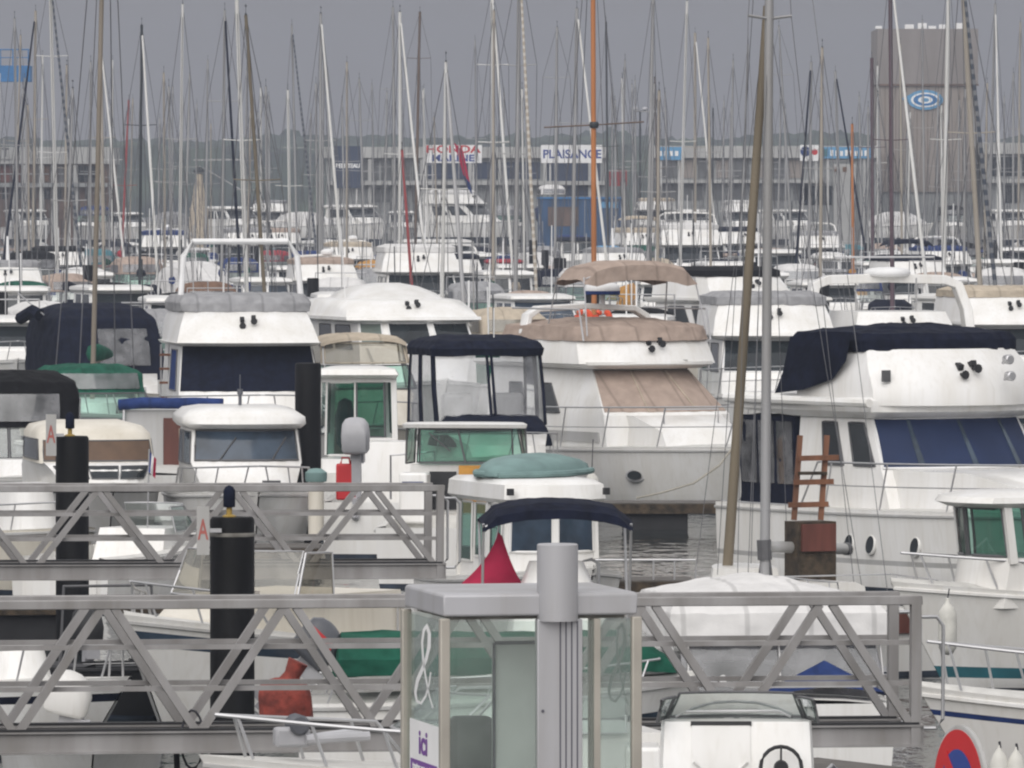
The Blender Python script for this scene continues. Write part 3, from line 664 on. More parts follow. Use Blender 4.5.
bm0 = b.loc(W(768, 76, Z(547,76))); bm1 = b.loc(W(845, 75.2, Z(549,75.2)))
bo = b.part('boom', MB().tube([bm0, bm1], .075, 12), 'alu'); b.part('end_cap', MB().tube([bm1, bm1 + (bm1-bm0).normalized()*.07], .085, 12), 'frame', bo)
b.part('gooseneck', MB().tube([b.loc(W(765,76,Z(560,76))), b.loc(W(764,76,Z(540,76)))], .10, 8).tube([b.loc(W(760,76,Z(577,76))), b.loc(W(765,76,Z(545,76)))], .03, 6).tube([b.loc(W(771,76,Z(577,76))), b.loc(W(766,76,Z(535,76)))], .03, 6), 'frame', m_)
p = b.loc(W(807, 75.6, 0))
cb = b.part('companionway', MB().box(p.x-.3,p.x+.1,p.y-.28,p.y+.28,.8,Z(521,75.6)), 'oldwood')
b.part('hatch_board', MB().box(p.x-.36,p.x-.305,p.y-.25,p.y+.25,1.5,1.86), 'doorwood', cb)
b.part('transom_board', MB().box(-2.55,-2.51,-.7,.7,.55,.8), 'doorwood')
b.outboard(-2.75, .5, .62, .85, 'white', .25, rz=.9)
b.rail(.02, .42, .1, 3, u1=.3, r=.011, name='stern_rail')
ld = thing('ladder', 'orange-brown wooden ladder standing on the dark wooden hatch box', 'ladder', W(806, 75.4, Z(521,75.6)), R(8))
for x in (-.16, .2): MB().bar((x,0,0), (x+.10,.1,1.12), .07, .06).build('side_rail', 'wood', ld)
for i, z in enumerate((.2,.50,.82)): MB().bar((-.24+.07*i,-.02,z), (.30+.07*i,-.02,z+.01), .05, .07).build('rung', 'wood', ld)
MB().box(-.1,.28,-.06,.14,.6,.64).build('platform', 'oldwood', ld)

b = Boat('sailing_boat', 'little sailing boat with a leaning olive-brown wooden mast left of the pale mast', 'sailing boat', 742, 71, 92)
b.hull(4.2, 1.4, .7, .8, mat='greyhull'); b.house('coachroof', [(.65,1.0,-.8,.4,.5,.3),(.98,.8,-.8,.35,.45,.3)], 'gel2')
mast_on(b, 727, 578, (767, 6), .075, 'mastolive', True, [], taper=.75, rigr=.005)

fender(640, 690, 90.5, .10, .5, 'white fender beside the white peaked tarpaulin boat, right of the phone booth', None, .4)
fender(1000, 778, 150, .07, .36, 'left one of two small pale fenders beside the no-parking sign', None, .1)
fender(1017, 780, 150, .07, .36, 'right one of two small pale fenders beside the no-parking sign', None, .1)
cb = thing('cable_loop', 'loop of dark cable hanging from the beam of the nearest gangway', 'cable', W(192, 113, Z(740,113)))
MB().tube([(.10*math.cos(a), -.02*math.sin(2*a), .26*math.sin(a)) for a in [i*.4189 for i in range(15)]], .012, 6, closed=True).build('loop', 'darkrope', cb)
MB().tube([(-.15,0,.1),(-.13,0,-.4),(-.18,.02,-.9)], .03, 6).build('hose', 'rubber', cb)

b = Boat('dinghy', 'small dinghy with a black outboard engine, seen through the glass of the phone booth', 'dinghy', 486, 130, -86)
b.hull(3.3, 1.4, .85, .95, open_=(.0,.6,.3), mat='greyhull', rub='rubber'); b.outboard(-1.72, 0, 1.48, 1.2, 'rubber', .15, stripe='signred')
b.part('thwart', MB().box(-.5,-.2,-.55,.55,.7,.76), 'deck')

b = Boat('dinghy', 'black inflatable dinghy with grey seat in the water behind the nearest gangway', 'dinghy', 132, 84, -70)
b.hull(3.4, 1.5, .55, .7, open_=(.0,.6,.25), mat='rubber', rub='rubber', deck='rubber')
b.part('seat', MB().box(-.5,.0,-.5,.5,.45,.6), 'greyhull', bevel=.03); b.outboard(-1.8, 0, .75, .9, 'rubber', .1)
b.part('tube_frame', MB().tube([(-1.0,.6,.55),(-1.0,.55,1.5),(-1.0,-.55,1.5),(-1.0,-.6,.55)], .025, 6), 'frame')
b = Boat('motorboat', 'low white open motorboat with grey rail at far left between the two gangways', 'motorboat', 10, 90, -50)
b.hull(4.4, 1.8, .75, .95, open_=(.0,.55,.3), mat='gel2', stripes=[(.7,.8,'navy')]); b.house('console', [(.6,.6,-.4,.35,.45,.2),(1.2,.4,-.3,.3,.4,.2)], 'gel'); b.rail(.5, .35, .08, 3, r=.016)
b.outboard(-2.3, 0, .9, .9, 'engine', .1)
# ------------------------------------------------------------------ middle rows: one builder per kind of boat, dimensions per boat
def flybridge(b, L, B, fs, fb, hm='gel', trunk=None, sal=None, brow=None, fly=None, tarp=None, tmat='tan', wsmat='darkwin', wspan=(-.95,.95), wz=None, side=((.1,.45),(.5,.85)), sz=None, rail=(.35,.7), stripes=(), horns=True, swin='darkwin'):
    b.hull(L, B, fs, fb, rake=1.1, mat=hm, stripes=stripes, bb=.80, bot=.96)
    if trunk: b.house('trunk_cabin', trunk, 'gel')
    sa = b.house('saloon', sal, 'gel'); z0, z1 = wz
    b.ws = b.win(sa, 'front', (wspan[0], wspan[1], z0, z1), wsmat, 'windscreen', frame=None if wsmat not in ('darkwin','bluewin') else 'white', fr=.02)
    for a, c in side:
        for sd in ('port','stbd'): b.win(sa, sd, [(a+.02,sz[0]),(c,sz[0]),(c,sz[1]),(a+.06,sz[1])], swin, fr=.018)
    if brow: b.house('brow', brow, 'gel', sa.o)
    b.sal = sa
    if fly:
        fl = b.fly = b.house('flybridge', fly, 'gel')
        if tarp: b.tarp = b.house('tarpaulin', tarp, tmat, fl.o, ang=55)
        if horns:
            zz = fly[0][0] + (fly[-1][0]-fly[0][0])*.6; x = fl.at(zz)[1]
            for dy in (-.12,.12): b.part('horn', MB().lathe([(.03,-.02),(.035,.06),(.07,.13),(.075,.14)], (x,dy,zz+dy*.4), 'x', 8).bar((x-.1,dy,zz+.1), (x+.02,dy,zz+.1+dy*.3), .09, .09), 'rubber', fl.o)
    if rail: b.rail(rail[0], rail[1], .08, 5, mid=True, r=.018)
    return b
def radar(b, x, y, z, r=.32, col='white', band=None, parent=None):
    o = b.part('radar_dome', MB().lathe([(r*.5,z),(r*.95,z+.03),(r,z+.08),(r,z+.15),(r*.85,z+.22),(r*.4,z+.26),(.01,z+.27)], (x,y,0), n=18), col, parent, ang=60)
    if band: b.part('band', MB().lathe([(r*.97,z+.0),(r*1.01,z+.015),(r*1.01,z+.075),(r*.99,z+.08)], (x,y,0), n=18), band, o)
    return o
def arch(b, x, w, z0, z1, wid=.32, th=.11, lean=.5, mat='gel'):
    pts = [(x,w,z0),(x-lean*.5,w*.97,lerp(z0,z1,.55)),(x-lean*.9,w*.88,z1-.14),(x-lean,w*.72,z1),(x-lean,0,z1+.05)]
    pts = pts + [(p[0],-p[1],p[2]) for p in pts[-2::-1]]; rows = []
    for i, p in enumerate(pts):
        p = Vector(p); a, c = Vector(pts[max(0,i-1)]), Vector(pts[min(len(pts)-1,i+1)]); d = (c-a).normalized(); n_ = d.cross(Vector((1,0,0))).normalized()*th/2
        rows.append([p+n_+Vector((wid/2,0,0)), p+n_-Vector((wid/2,0,0)), p-n_-Vector((wid/2,0,0)), p-n_+Vector((wid/2,0,0))])
    return b.part('radar_arch', MB().rows(rows, 0, True, True, True), mat, bevel=.02)
def dome(b, keys, mat, wins=(), wmat='vinylgrey', name='canvas_canopy', parent=None):     # canvas enclosure with clear windows
    h = b.house(name, keys, mat, parent, ang=60)
    for sd, q in wins: b.win(h, sd, q, wmat, frame=None, off=.035)
    return h
def glasshouse(b, keys, mat, pan, glassm='gglass', name='windscreen', fr=.018, frame='frame', parent=None):
    h = House(keys); h.o = parent or b.root
    for sd, q in pan: b.win(h, sd, q, glassm, name, parent=h.o, fr=fr, frame=frame)
    return h

# white flybridge boat with tan canvas, centre
b = Boat('motor_yacht', 'white flybridge motor yacht with tan windscreen cover and tan bimini, in the centre', 'motor yacht', 636, 50, -64)
flybridge(b, 10.8, 3.75, 1.15, 1.32, 'gel',
    [(1.1,3.7,-3.4,.9,1.55,.5),(1.55,3.3,-3.4,.85,1.5,.5),(1.84,2.2,-3.4,.98,1.45,.4)],
    [(1.15,1.9,-3.6,1.40,1.6,.4),(1.84,1.75,-3.6,1.40,1.55,.4),(2.74,.45,-3.7,1.06,1.42,.3)],
    [(2.74,.8,-4.1,1.2,1.5,.3),(2.82,.98,-4.2,1.4,1.6,.35),(2.88,.98,-4.2,1.4,1.6,.35)],
    [(2.84,1.0,-3.0,1.52,1.58,.5),(3.3,.75,-3.0,1.46,1.52,.5),(3.42,.65,-3.0,1.40,1.48,.45)],
    [(3.30,.82,-3.02,1.49,1.55,.5),(3.58,.66,-2.9,1.44,1.48,.5),(3.66,.3,-2.5,1.0,1.1,.4),(3.74,-.3,-1.5,.4,.5,.2)], 'tan', 'tan', (-.98,.98), (1.9,2.70), ((.34,.56),(.62,.8)), (1.85,2.42), (.36,.78))
for t in (-.36,.36): b.part('seam', MB().tube([b.sal.p('front',t*1.1,1.9)+Vector((.02,0,.015)), b.sal.p('front',t,2.7)+Vector((.02,0,.015))], .012, 4), 'beige', b.ws)
for sd in ('stbd','port'):
    q = MB(); b.sal.patch(q, sd, (.05,.95,1.3,1.5), .03, sk=.03); b.part('side_stripe', q, 'greyhull', b.sal.o)
b.canopy(-1.15,.25,1.26,4.58,.22,.16,'tan',poles=[(-1.05,-1.4,3.2),(.15,.5,3.4)], lean=.1, fd=.3)
ar = arch(b, -1.9, 1.5, 2.85, 3.9, .32, .12, .4)
b.part('fly_rail', MB().tube([(.5,1.42,3.3),(.3,1.42,3.92),(-2.6,1.48,3.92)], .02, 6), 'steel', b.fly.o); b.part('fly_rail', MB().tube([(.5,-1.42,3.3),(.3,-1.42,3.92),(-2.6,-1.48,3.92)], .02, 6), 'steel', b.fly.o)
b.part('radar_mast', MB().tube([(-2.2,.35,3.85),(-2.2,.35,4.2)], .06, 8), 'white', ar); radar(b, -2.2, .35, 4.18, .36, 'white', 'blue', ar)
b.part('hatch', MB().box(.7,.9,-.1,.7,2.885,2.92), 'greyhull', b.sal.o)
q = b.P(.76,.55,-1); n_ = Vector((.45,-.85,-.2)).normalized()
b.part('porthole', MB().lathe([(.17,-.02),(.19,0),(.17,.03),(.12,.035)], (0,0,0), 'y', 18), 'steel').location = q
b.part('hull_window', MB().lathe([(.12,-.04),(.12,.0)], (0,0,0), 'y', 18), 'darkwin').location = q + Vector((.02,-.035,0))
for nm in ('porthole','hull_window'):
    for o in b.root.children:
        if o.name.split('.')[0] == nm: o.rotation_euler = (R(-12), 0, R(35)); o.scale = (1.25,1,.75)
b.part('foredeck_seat', MB().tube([(2.6,.5,1.7),(2.6,.5,1.98),(2.6,-.7,1.98),(2.6,-.7,1.7)], .018, 6), 'steel')
ro = thing('mooring_rope', 'pale mooring rope slung from the bow of the tan canvas motor yacht', 'rope', W(735, 51.5, 0)); MB().tube([(0,0,1.35),(-.3,.0,.95),(-.8,.02,.6),(-1.4,.05,.42),(-1.9,.3,.3)], .022, 6).build('line', 'rope', ro)
fender(592, 487, 53.2, .13, .5, 'cream fender hanging on a dark rope from the tan canvas motor yacht', None, .9)
lb = 0
for px, lab in ((584, 'orange lifebuoy left of the two on the rail under the tan bimini'), (603, 'orange lifebuoy right of the two on the rail under the tan bimini')):
    t = thing('lifebuoy', lab, 'lifebuoy', W(px, 48.6, Z(319,48.6)), R(0), 'orange lifebuoys')
    MB().tube([(.14*math.cos(a), 0, .17*math.sin(a)) for a in [i*.3927 for i in range(16)]], .065, 8, closed=True).build('ring', 'orange', t)
    for a in (0,1.57,3.14,4.71): MB().tube([(.14*math.cos(a-.14),0,.17*math.sin(a-.14)),(.14*math.cos(a+.14),0,.17*math.sin(a+.14))], .07, 8).build('band', 'whitecloth', t)

# white flybridge boat with navy canvas, right
b = Boat('motor_yacht', 'big white flybridge motor yacht with navy tarpaulin and navy windscreen cover at right', 'motor yacht', 991, 64, -60)
flybridge(b, 11.0, 3.9, 1.26, 1.42, 'gel',
    [(1.2,3.8,-3.0,.9,1.6,.5),(1.6,3.4,-3.0,.9,1.56,.5),(1.9,1.4,-3.0,1.12,1.52,.4)],
    [(1.2,-.2,-3.2,1.5,1.6,.35),(1.9,-.5,-3.2,1.48,1.56,.35),(2.72,-1.05,-3.2,1.36,1.5,.3)],
    [(2.70,-.95,-3.3,1.42,1.58,.3),(2.80,-.75,-5.0,1.55,1.72,.3),(2.98,-.75,-5.0,1.56,1.72,.3),(3.05,-.8,-5.0,1.5,1.7,.3)],
    [(2.9,-.5,-3.1,1.5,1.62,.55),(3.15,-.5,-3.1,1.52,1.64,.55),(3.5,-.72,-3.1,1.50,1.62,.5),(3.78,-1.0,-3.1,1.38,1.55,.45)],
    [(3.74,-1.0,-3.2,1.44,1.60,.45),(3.92,-1.05,-3.3,1.46,1.62,.45),(4.03,-1.15,-3.2,1.38,1.55,.4),(4.09,-1.6,-2.9,.9,1.2,.3),(4.16,-2.0,-2.6,.3,.4,.1)], 'navy', 'bluemesh', (-.97,.97), (1.93,2.68), ((.04,.3),(.4,.66)), (1.95,2.62), (.30,.72), stripes=[(.34,.40,'greyhull')])
b.rail(.06,.02,.06,2,u1=.3,r=.012,name='toe_rail')
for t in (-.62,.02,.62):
    q = MB(); b.sal.patch(q, 'front', [(t,1.95),(t+.07,1.95),(t+.03,2.66),(t-.01,2.66)], .02, 2, 3); b.part('fold', q, 'bluewin', b.ws)  # narrow lighter strips: painted highlights where the cover cloth would catch light
e_ = MB(); b.part('frame', MB().tube(b.sal.patch(e_, 'front', (-.98,.98,1.92,2.69), .012, 8, 3), .022, 5, closed=True), 'white', b.ws)
sk_ = MB().rows([[(-1.5,-1.62,4.05),(-2.4,-1.66,4.05),(-3.3,-1.64,3.95)],[(-1.6,-1.66,3.6),(-2.4,-1.72,3.5),(-3.35,-1.74,3.4)],[(-2.0,-1.66,3.3),(-2.7,-1.76,3.12),(-3.5,-1.80,3.05)]])
b.part('side_cloth', sk_, 'navy', b.tarp.o)
tent = dome(b, [(1.25,-3.3,-5.0,1.5,1.5,.02),(2.68,-3.25,-4.95,1.58,1.58,.02)], 'navy', (), name='cockpit_tent')
for t0, t1 in ((.04,.30),(.35,.62),(.67,.96)): b.win(tent, 'stbd', (t0,t1,1.6,2.6), 'vinylgrey', frame=None)
for t0, t1 in ((-.94,-.35),(-.3,.3),(.35,.94)): b.win(tent, 'aft', (t0,t1,1.6,2.6), 'vinylgrey', frame=None)
b.part('awning_edge', MB().tube([(-.8,-1.74,2.95),(-2.5,-1.80,2.95),(-5.05,-1.76,2.95)], .07, 8), 'gel', b.sal.o)
for u in (.40,.46,.57):
    q = b.P(u,.58,-1); o = b.part('porthole', MB().lathe([(.15,-.03),(.17,-.01),(.17,.02),(.14,.03)], (0,0,0), 'y', 18), 'gel'); o.location = q; o.scale = (.75,1,1.0); o.rotation_euler = (R(-6),R(12),0)
    g_ = b.part('pane', MB().lathe([(.14,-.036),(.14,-.03)], (0,0,0), 'y', 18), 'darkwin', o)
for x, y, z in ((-.35,.55,3.62),(-.3,.55,3.36),(-.35,1.05,3.1)): b.part('searchlight', MB().lathe([(.05,-.08),(.075,-.05),(.08,.06),(.06,.08)], (x,y,z), 'x', 12).bar((x-.15,y,z-.06), (x,y,z), .04, .04), 'steel', b.fly.o)
b.part('vent', MB().box(-.95,-.90,-1.42,-1.28,3.28,3.46), 'frame', b.fly.o)
rp = thing('mooring_rope', 'dark hose looping over the rail of the navy canvas motor yacht', 'rope', W(875, 63.5, 0)); MB().tube([(.0,0,2.9),(-.1,-.2,2.1),(.3,-.3,1.5),(.9,-.3,1.25),(1.5,-.2,1.35),(2.3,0,1.9)], .02, 6).build('line', 'rope', rp)

# flybridge boat with the navy screen and the white goalpost frame, left
b = Boat('motor_yacht', 'white flybridge motor yacht with a black navy screen, grey tarpaulin and tall white tube frame', 'motor yacht', 246, 47, -84)
flybridge(b, 10.0, 3.75, 1.15, 1.35, 'gel',
    [(1.1,3.4,-3.0,.9,1.6,.5),(1.45,3.0,-3.0,.9,1.55,.5),(1.65,2.0,-3.0,1.0,1.5,.4)],
    [(1.2,1.6,-3.2,1.50,1.62,.35),(2.05,1.4,-3.2,1.50,1.60,.35),(3.02,.35,-3.2,1.38,1.52,.3)],
    [(3.0,.95,-3.6,1.45,1.6,.3),(3.07,1.15,-3.6,1.55,1.66,.35)],
    [(3.05,1.1,-3.2,1.52,1.6,.4),(3.45,.6,-3.2,1.40,1.55,.4),(3.76,.2,-3.2,1.28,1.46,.4)],
    [(3.72,.26,-3.2,1.36,1.52,.4),(3.9,.2,-3.2,1.38,1.54,.4),(4.05,-.1,-3.0,1.28,1.44,.35),(4.1,-.8,-2.4,.9,1.1,.3)], 'greycloth', 'navy', (-.98,.98), (2.05,3.0), ((.1,.45),), (2.05,2.9), (.38,.72), swin='blue')
b.part('tube_frame', MB().tube([(-1.5,1.32,3.7),(-1.7,1.22,4.9),(-1.7,1.02,5.2),(-1.7,-1.02,5.2),(-1.7,-1.22,4.9),(-1.5,-1.32,3.7)], .065, 8), 'white', b.fly.o)
for y in (-1.72,-1.55): b.part('ladder_rail', MB().tube([(-1.6,y,1.3),(-1.5,y,3.0)], .02, 6), 'steel')
for i in range(5): b.part('rung', MB().box(-1.64+.02*i,-1.54+.02*i,-1.75,-1.52,1.55+.3*i,1.60+.3*i), 'wood')

# blue bimini enclosure boat
b = Boat('motor_cruiser', 'motor cruiser under a tall navy enclosure with clear panels, left of the tan canvas yacht', 'motor cruiser', 487, 51.5, -78)
b.hull(7.6, 2.75, 1.05, 1.25)
b.house('trunk_cabin', [(1.0,2.6,-1.5,.7,1.15,.4),(1.4,2.3,-1.5,.75,1.12,.4),(1.6,1.2,-1.5,1.0,1.1,.3)], 'gel')
enc = [(1.55,.75,-2.0,1.05,1.15,.25),(2.0,.6,-2.0,1.12,1.2,.25),(3.0,.2,-1.9,1.05,1.12,.25),(3.2,.15,-1.9,1.08,1.15,.2)]
h = House(enc)
dm = dome(b, [(3.08,.26,-2.0,1.10,1.18,.22),(3.22,.3,-2.0,1.12,1.2,.22),(3.36,.1,-1.85,1.02,1.1,.2),(3.46,-.4,-1.5,.7,.8,.15)], 'navy')
for sd, t0, t1 in (('front',-.98,-.04),('front',.04,.98),('stbd',.03,.45),('stbd',.5,.97),('port',.03,.45),('port',.5,.97)):
    mb = MB(); e = h.patch(mb, sd, (t0,t1,1.75,3.12), .0); o = b.part('clear_panel', mb, 'vinyl', dm.o); b.part('frame', MB().tube(e, .03, 6, closed=True), 'navy', o)
b.house('screen_cover', [(1.35,1.35,-.2,1.1,1.15,.3),(1.7,1.2,.2,1.0,1.05,.3),(1.92,.75,.3,.85,.9,.25),(1.95,.6,.4,.6,.6,.1)], 'navy')
b.part('seat', MB().box(-.6,-.3,.2,.8,1.6,2.35), 'gel2', bevel=.08); b.part('seat', MB().box(-.6,-.3,-.8,-.2,1.6,2.35), 'gel2', bevel=.08)
b.part('aerial', MB().tube([(-.3,.2,3.4),(-.3,.2,4.0)], .012, 5), 'white', dm.o); b.rail(.45,.45,.08,4,r=.016)

# small boat with a green tinted screen, seen from astern
b = Boat('motorboat', 'old motorboat with broad green-tinted windscreen and an ochre plywood door', 'motorboat', 462, 62, 83)
b.hull(6.0, 2.3, .95, 1.15, .9, mat='gel2', open_=(.0,.5,.35))
cb = b.house('cabin', [(.8,1.6,.55,.8,.98,.3),(Z(466,62),1.5,.6,.78,.92,.3)], 'gel2')
hs_ = House([(Z(466,62),1.3,.55,.90,.98,.25),(2.45,.9,.5,.82,.96,.2)]); hs_.o = cb.o
b.win(hs_, 'front', (-.97,.97,Z(465,62),2.42), 'gglass', 'windscreen'); b.win(hs_, 'aft', (-.78,.78,Z(464,62),2.41), 'gglass', 'aft_window', fr=.02)
for sd in ('port','stbd'): b.win(hs_, sd, (.04,.96,Z(465,62),2.42), 'vinyltan', 'side_panel')
b.house('roof', [(2.43,1.0,.35,.86,1.0,.2),(2.49,1.02,.32,.88,1.02,.2),(2.52,.9,.4,.8,.95,.2)], 'gel2', cb.o)
b.part('door', MB().box(.5,.54,-.42,.12,.9,1.82), 'ochre', cb.o, bevel=.01); b.part('opening', MB().box(.52,.545,.16,.6,1.1,1.72), 'rubber', cb.o)
b.part('wiper', MB().bar((.45,.6,2.35), (.47,.25,2.05), .03, .02).bar((.47,.0,1.85), (.45,.12,2.4), .03, .03), 'frame', cb.o)
b.part('locker', MB().box(-.2,.3,.55,1.0,.9,1.72), 'gel', bevel=.04); st_ = b.part('name_plate', MB().box(-.206,-.2,.60,.95,1.45,1.58), 'blue')

# green-doored cabin boat seen from astern, with engine and fuel can
b = Boat('cabin_boat', 'white cabin boat seen from behind with tall dark green glass doors', 'motorboat', 356, 54.5, 88)
b.hull(6.2, 2.3, 1.0, 1.25, open_=(.0,.42,.3))
cb = b.house('cabin', [(.8,1.9,.2,.55,.72,.3),(1.35,1.8,.2,.55,.72,.3)], 'gel')
hw = House([(1.3,1.8,.2,.55,.72,.3),(2.9,1.5,.2,.5,.68,.25)]); hw.o = cb.o
b.win(hw, 'aft', (.04,.80,1.42,2.76), 'dglass', 'glass_door', fr=.022, frame='gel2'); b.win(hw, 'aft', (-.74,.0,1.75,2.76), 'dglass', 'aft_window', fr=.022, frame='frame')
b.win(hw, 'front', (-.92,.92,1.9,2.75), 'gglass', 'windscreen')
for sd in ('port','stbd'): b.win(hw, sd, (.1,.9,1.8,2.75), 'dglass')
b.pillars([(hw.p(sd,t,1.2), hw.p(sd,t,2.9)) for sd in ('port','stbd') for t in (0,1)], .10, 'gel', cb.o)
b.part('panel', MB().box(.17,.23,-.72,0,1.3,1.74), 'gel', cb.o)
b.part('lintel', MB().box(.16,.24,-.7,.7,2.76,2.86), 'gel', cb.o)
b.house('roof', [(2.84,1.7,.0,.62,.74,.25),(2.9,1.8,-.1,.66,.78,.25),(3.0,1.6,-.05,.6,.72,.25),(3.05,1.2,.2,.4,.5,.2)], 'gel', cb.o)
b.part('lifejacket', MB().lathe([(.05,1.5),(.17,1.6),(.19,2.1),(.12,2.4),(.02,2.45)], (.9,.25,0), n=9), 'teal')
b = Boat('motorboat', 'low white motorboat with a big silver outboard engine beside the green-doored cabin', 'motorboat', 390, 57.5, 84)
b.hull(5.2, 2.0, .95, 1.1, open_=(.0,.6,.3)); b.outboard(-2.5, .28, Z(448,57.5), 1.25, 'enginegrey', -.1)
b.part('stern_rail', MB().tube([(-2.4,-.3,1.0),(-2.4,-.3,1.75),(-2.4,-.9,1.8),(-1.5,-.95,1.8),(-1.4,-.95,1.0)], .02, 6), 'steel')
b.house('console', [(.8,1.4,.0,.5,.6,.2),(1.9,1.2,.2,.45,.5,.2)], 'gel')
fc = thing('fuel_can', 'bright red fuel can standing by the silver outboard engine', 'fuel can', W(346, 58.5, Z(500,58.5)))
MB().box(-.17,.17,-.12,.12,0,.62).build('can_body', 'signred', fc, bevel=.03); MB().tube([(-.09,0,.62),(-.07,0,.72),(.05,0,.72),(.07,0,.62)], .02, 6).build('handle', 'signred', fc); MB().lathe([(.03,.62),(.03,.68)], (.11,0,0), n=8).build('cap', 'rubber', fc)
bl = thing('bollard', 'cream dock post with a grey green cap beside the tall black pile', 'dock post', W(316, 61, .55)); MB().lathe([(.13,0),(.13,.95)], n=14).build('post', 'cream', bl); MB().lathe([(.17,.95),(.18,1.0),(.18,1.1),(.1,1.16),(.02,1.17)], n=14).build('cap', 'palegreen', bl)

# white pilothouse boat, left of the tall pile
b = Boat('pilothouse_boat', 'white pilothouse motorboat with rounded roof and blue-grey windscreen left of the tall pile', 'motorboat', 241, 58, -83)
b.hull(6.8, 2.5, 1.02, 1.22)
lo = b.house('wheelhouse', [(1.0,2.0,-1.2,.75,.98,.4),(1.35,1.7,-1.2,.85,.98,.35),(1.63,1.3,-1.2,.95,.98,.3),(2.22,.95,-1.2,.90,.95,.25)], 'gel')
b.win(lo, 'front', (-.93,.93,1.66,2.16), 'bluewin', 'windscreen', fr=.02)
for a in (-.5,.45): b.part('wiper', MB().bar(lo.p('front',a,1.68)+Vector((.03,0,0)), lo.p('front',a+.3,2.05)+Vector((.03,0,0)), .02, .02), 'frame', lo.o)
for sd in ('port','stbd'): b.win(lo, sd, (.05,.45,1.6,2.14), 'bluewin'); b.win(lo, sd, (.52,.92,1.6,2.14), 'bluewin')
b.house('roof', [(2.2,1.1,-1.6,.95,.98,.25),(2.28,1.25,-1.7,1.03,1.05,.28),(2.4,1.2,-1.7,1.02,1.04,.28),(2.52,.9,-1.5,.85,.9,.25),(2.57,.5,-1.1,.6,.65,.2)], 'gel', lo.o, ang=60)
b.part('roof_light', MB().lathe([(.03,2.56),(.03,2.75),(.05,2.76),(.05,2.85)], (-.2,0,0), n=8).tube([(-.2,0,2.6),(-.2,0,3.1)], .01, 4), 'engine', lo.o)
b.rail(.58,.42,.08,4,mid=False,r=.018)
b.part('cleat', MB().box(2.9,3.05,.1,.4,1.25,1.38), 'frame')

# day cruiser with brown window, small stern-on boat, flag
b = Boat('day_cruiser', 'cream day cruiser with a brown front window and black sheer line behind the lettered pile', 'motorboat', 92, 58, -80)
b.hull(6.0, 2.3, 1.15, 1.3, mat='greyhull', stripes=[(.9,.99,'rubber')])
lo = b.house('trunk_cabin', [(1.1,2.0,-1.8,.6,1.0,.4),(1.5,1.6,-1.8,.85,1.02,.35),(1.62,1.3,-1.8,.95,1.0,.3)], 'gel')
for a, c in ((-.9,-.34),(-.28,.3),(.36,.92)): b.win(lo, 'front', (a,c,1.36,1.56), 'darkwin', fr=.012)
up = b.house('cabin', [(1.6,1.1,-1.8,.98,1.0,.3),(2.1,.7,-1.8,.95,.98,.3),(2.22,.4,-1.7,.85,.9,.25),(2.3,.0,-1.3,.5,.6,.2)], 'cream', ang=60)
b.win(up, 'front', (-.95,.95,1.64,1.98), 'brownwin', 'windscreen', fr=.014)
for sd in ('port','stbd'): b.win(up, sd, (.08,.9,1.66,2.0), 'darkwin')
b = Boat('motorboat', 'little white motorboat seen stern-on under the day cruiser, its transom facing us', 'motorboat', 132, 66, 66)
b.hull(4.8, 1.9, .78, 1.0, open_=(.0,.55,.3), mat='gel2'); b.house('console', [(.6,1.2,-.2,.5,.6,.2),(1.15,1.1,.0,.45,.55,.2)], 'gel')
hh = House([(1.1,1.2,.0,.6,.7,.25),(1.5,.9,.0,.5,.6,.2)]); b.win(hh, 'front', (-.97,.97,1.1,1.5), 'smoke', 'windscreen', frame='steel'); b.win(hh, 'stbd', (.03,.95,1.1,1.48), 'smoke', 'windscreen', frame='steel')
b.part('transom_panel', MB().box(-2.425,-2.405,-.62,.62,.22,.62), 'gel')
b = Boat('motorboat', 'grey-hulled open boat with a white rail at far left behind the second gangway', 'motorboat', 20, 64, -60)
b.hull(4.6, 1.9, .9, 1.1, open_=(.0,.5,.3), mat='cream'); b.house('console', [(.7,.8,-.4,.4,.5,.2),(1.7,.6,-.3,.35,.45,.2)], 'gel2'); b.rail(.5,.4,.08,3)
fl = thing('courtesy_flag', 'small blue, white and red flag on a staff by the little stern-on boat', 'flag', W(147, 66, 1.0)); MB().tube([(0,0,0),(.03,0,1.35)], .012, 6).build('staff', 'steel', fl)
for i, mt in enumerate(('signblue','whitecloth','flagred')):
    MB().rows([[(lerp(.03,.14,u) - .02*v, .03*math.sin(6*u+v*3), lerp(1.32,1.02,v) - .12*u - i*.0 + (.0 if i == 0 else 0)) for u in (i/3, i/3+.17, (i+1)/3)] for v in (0,.35,.7,1)]).build('stripe', mt, fl)

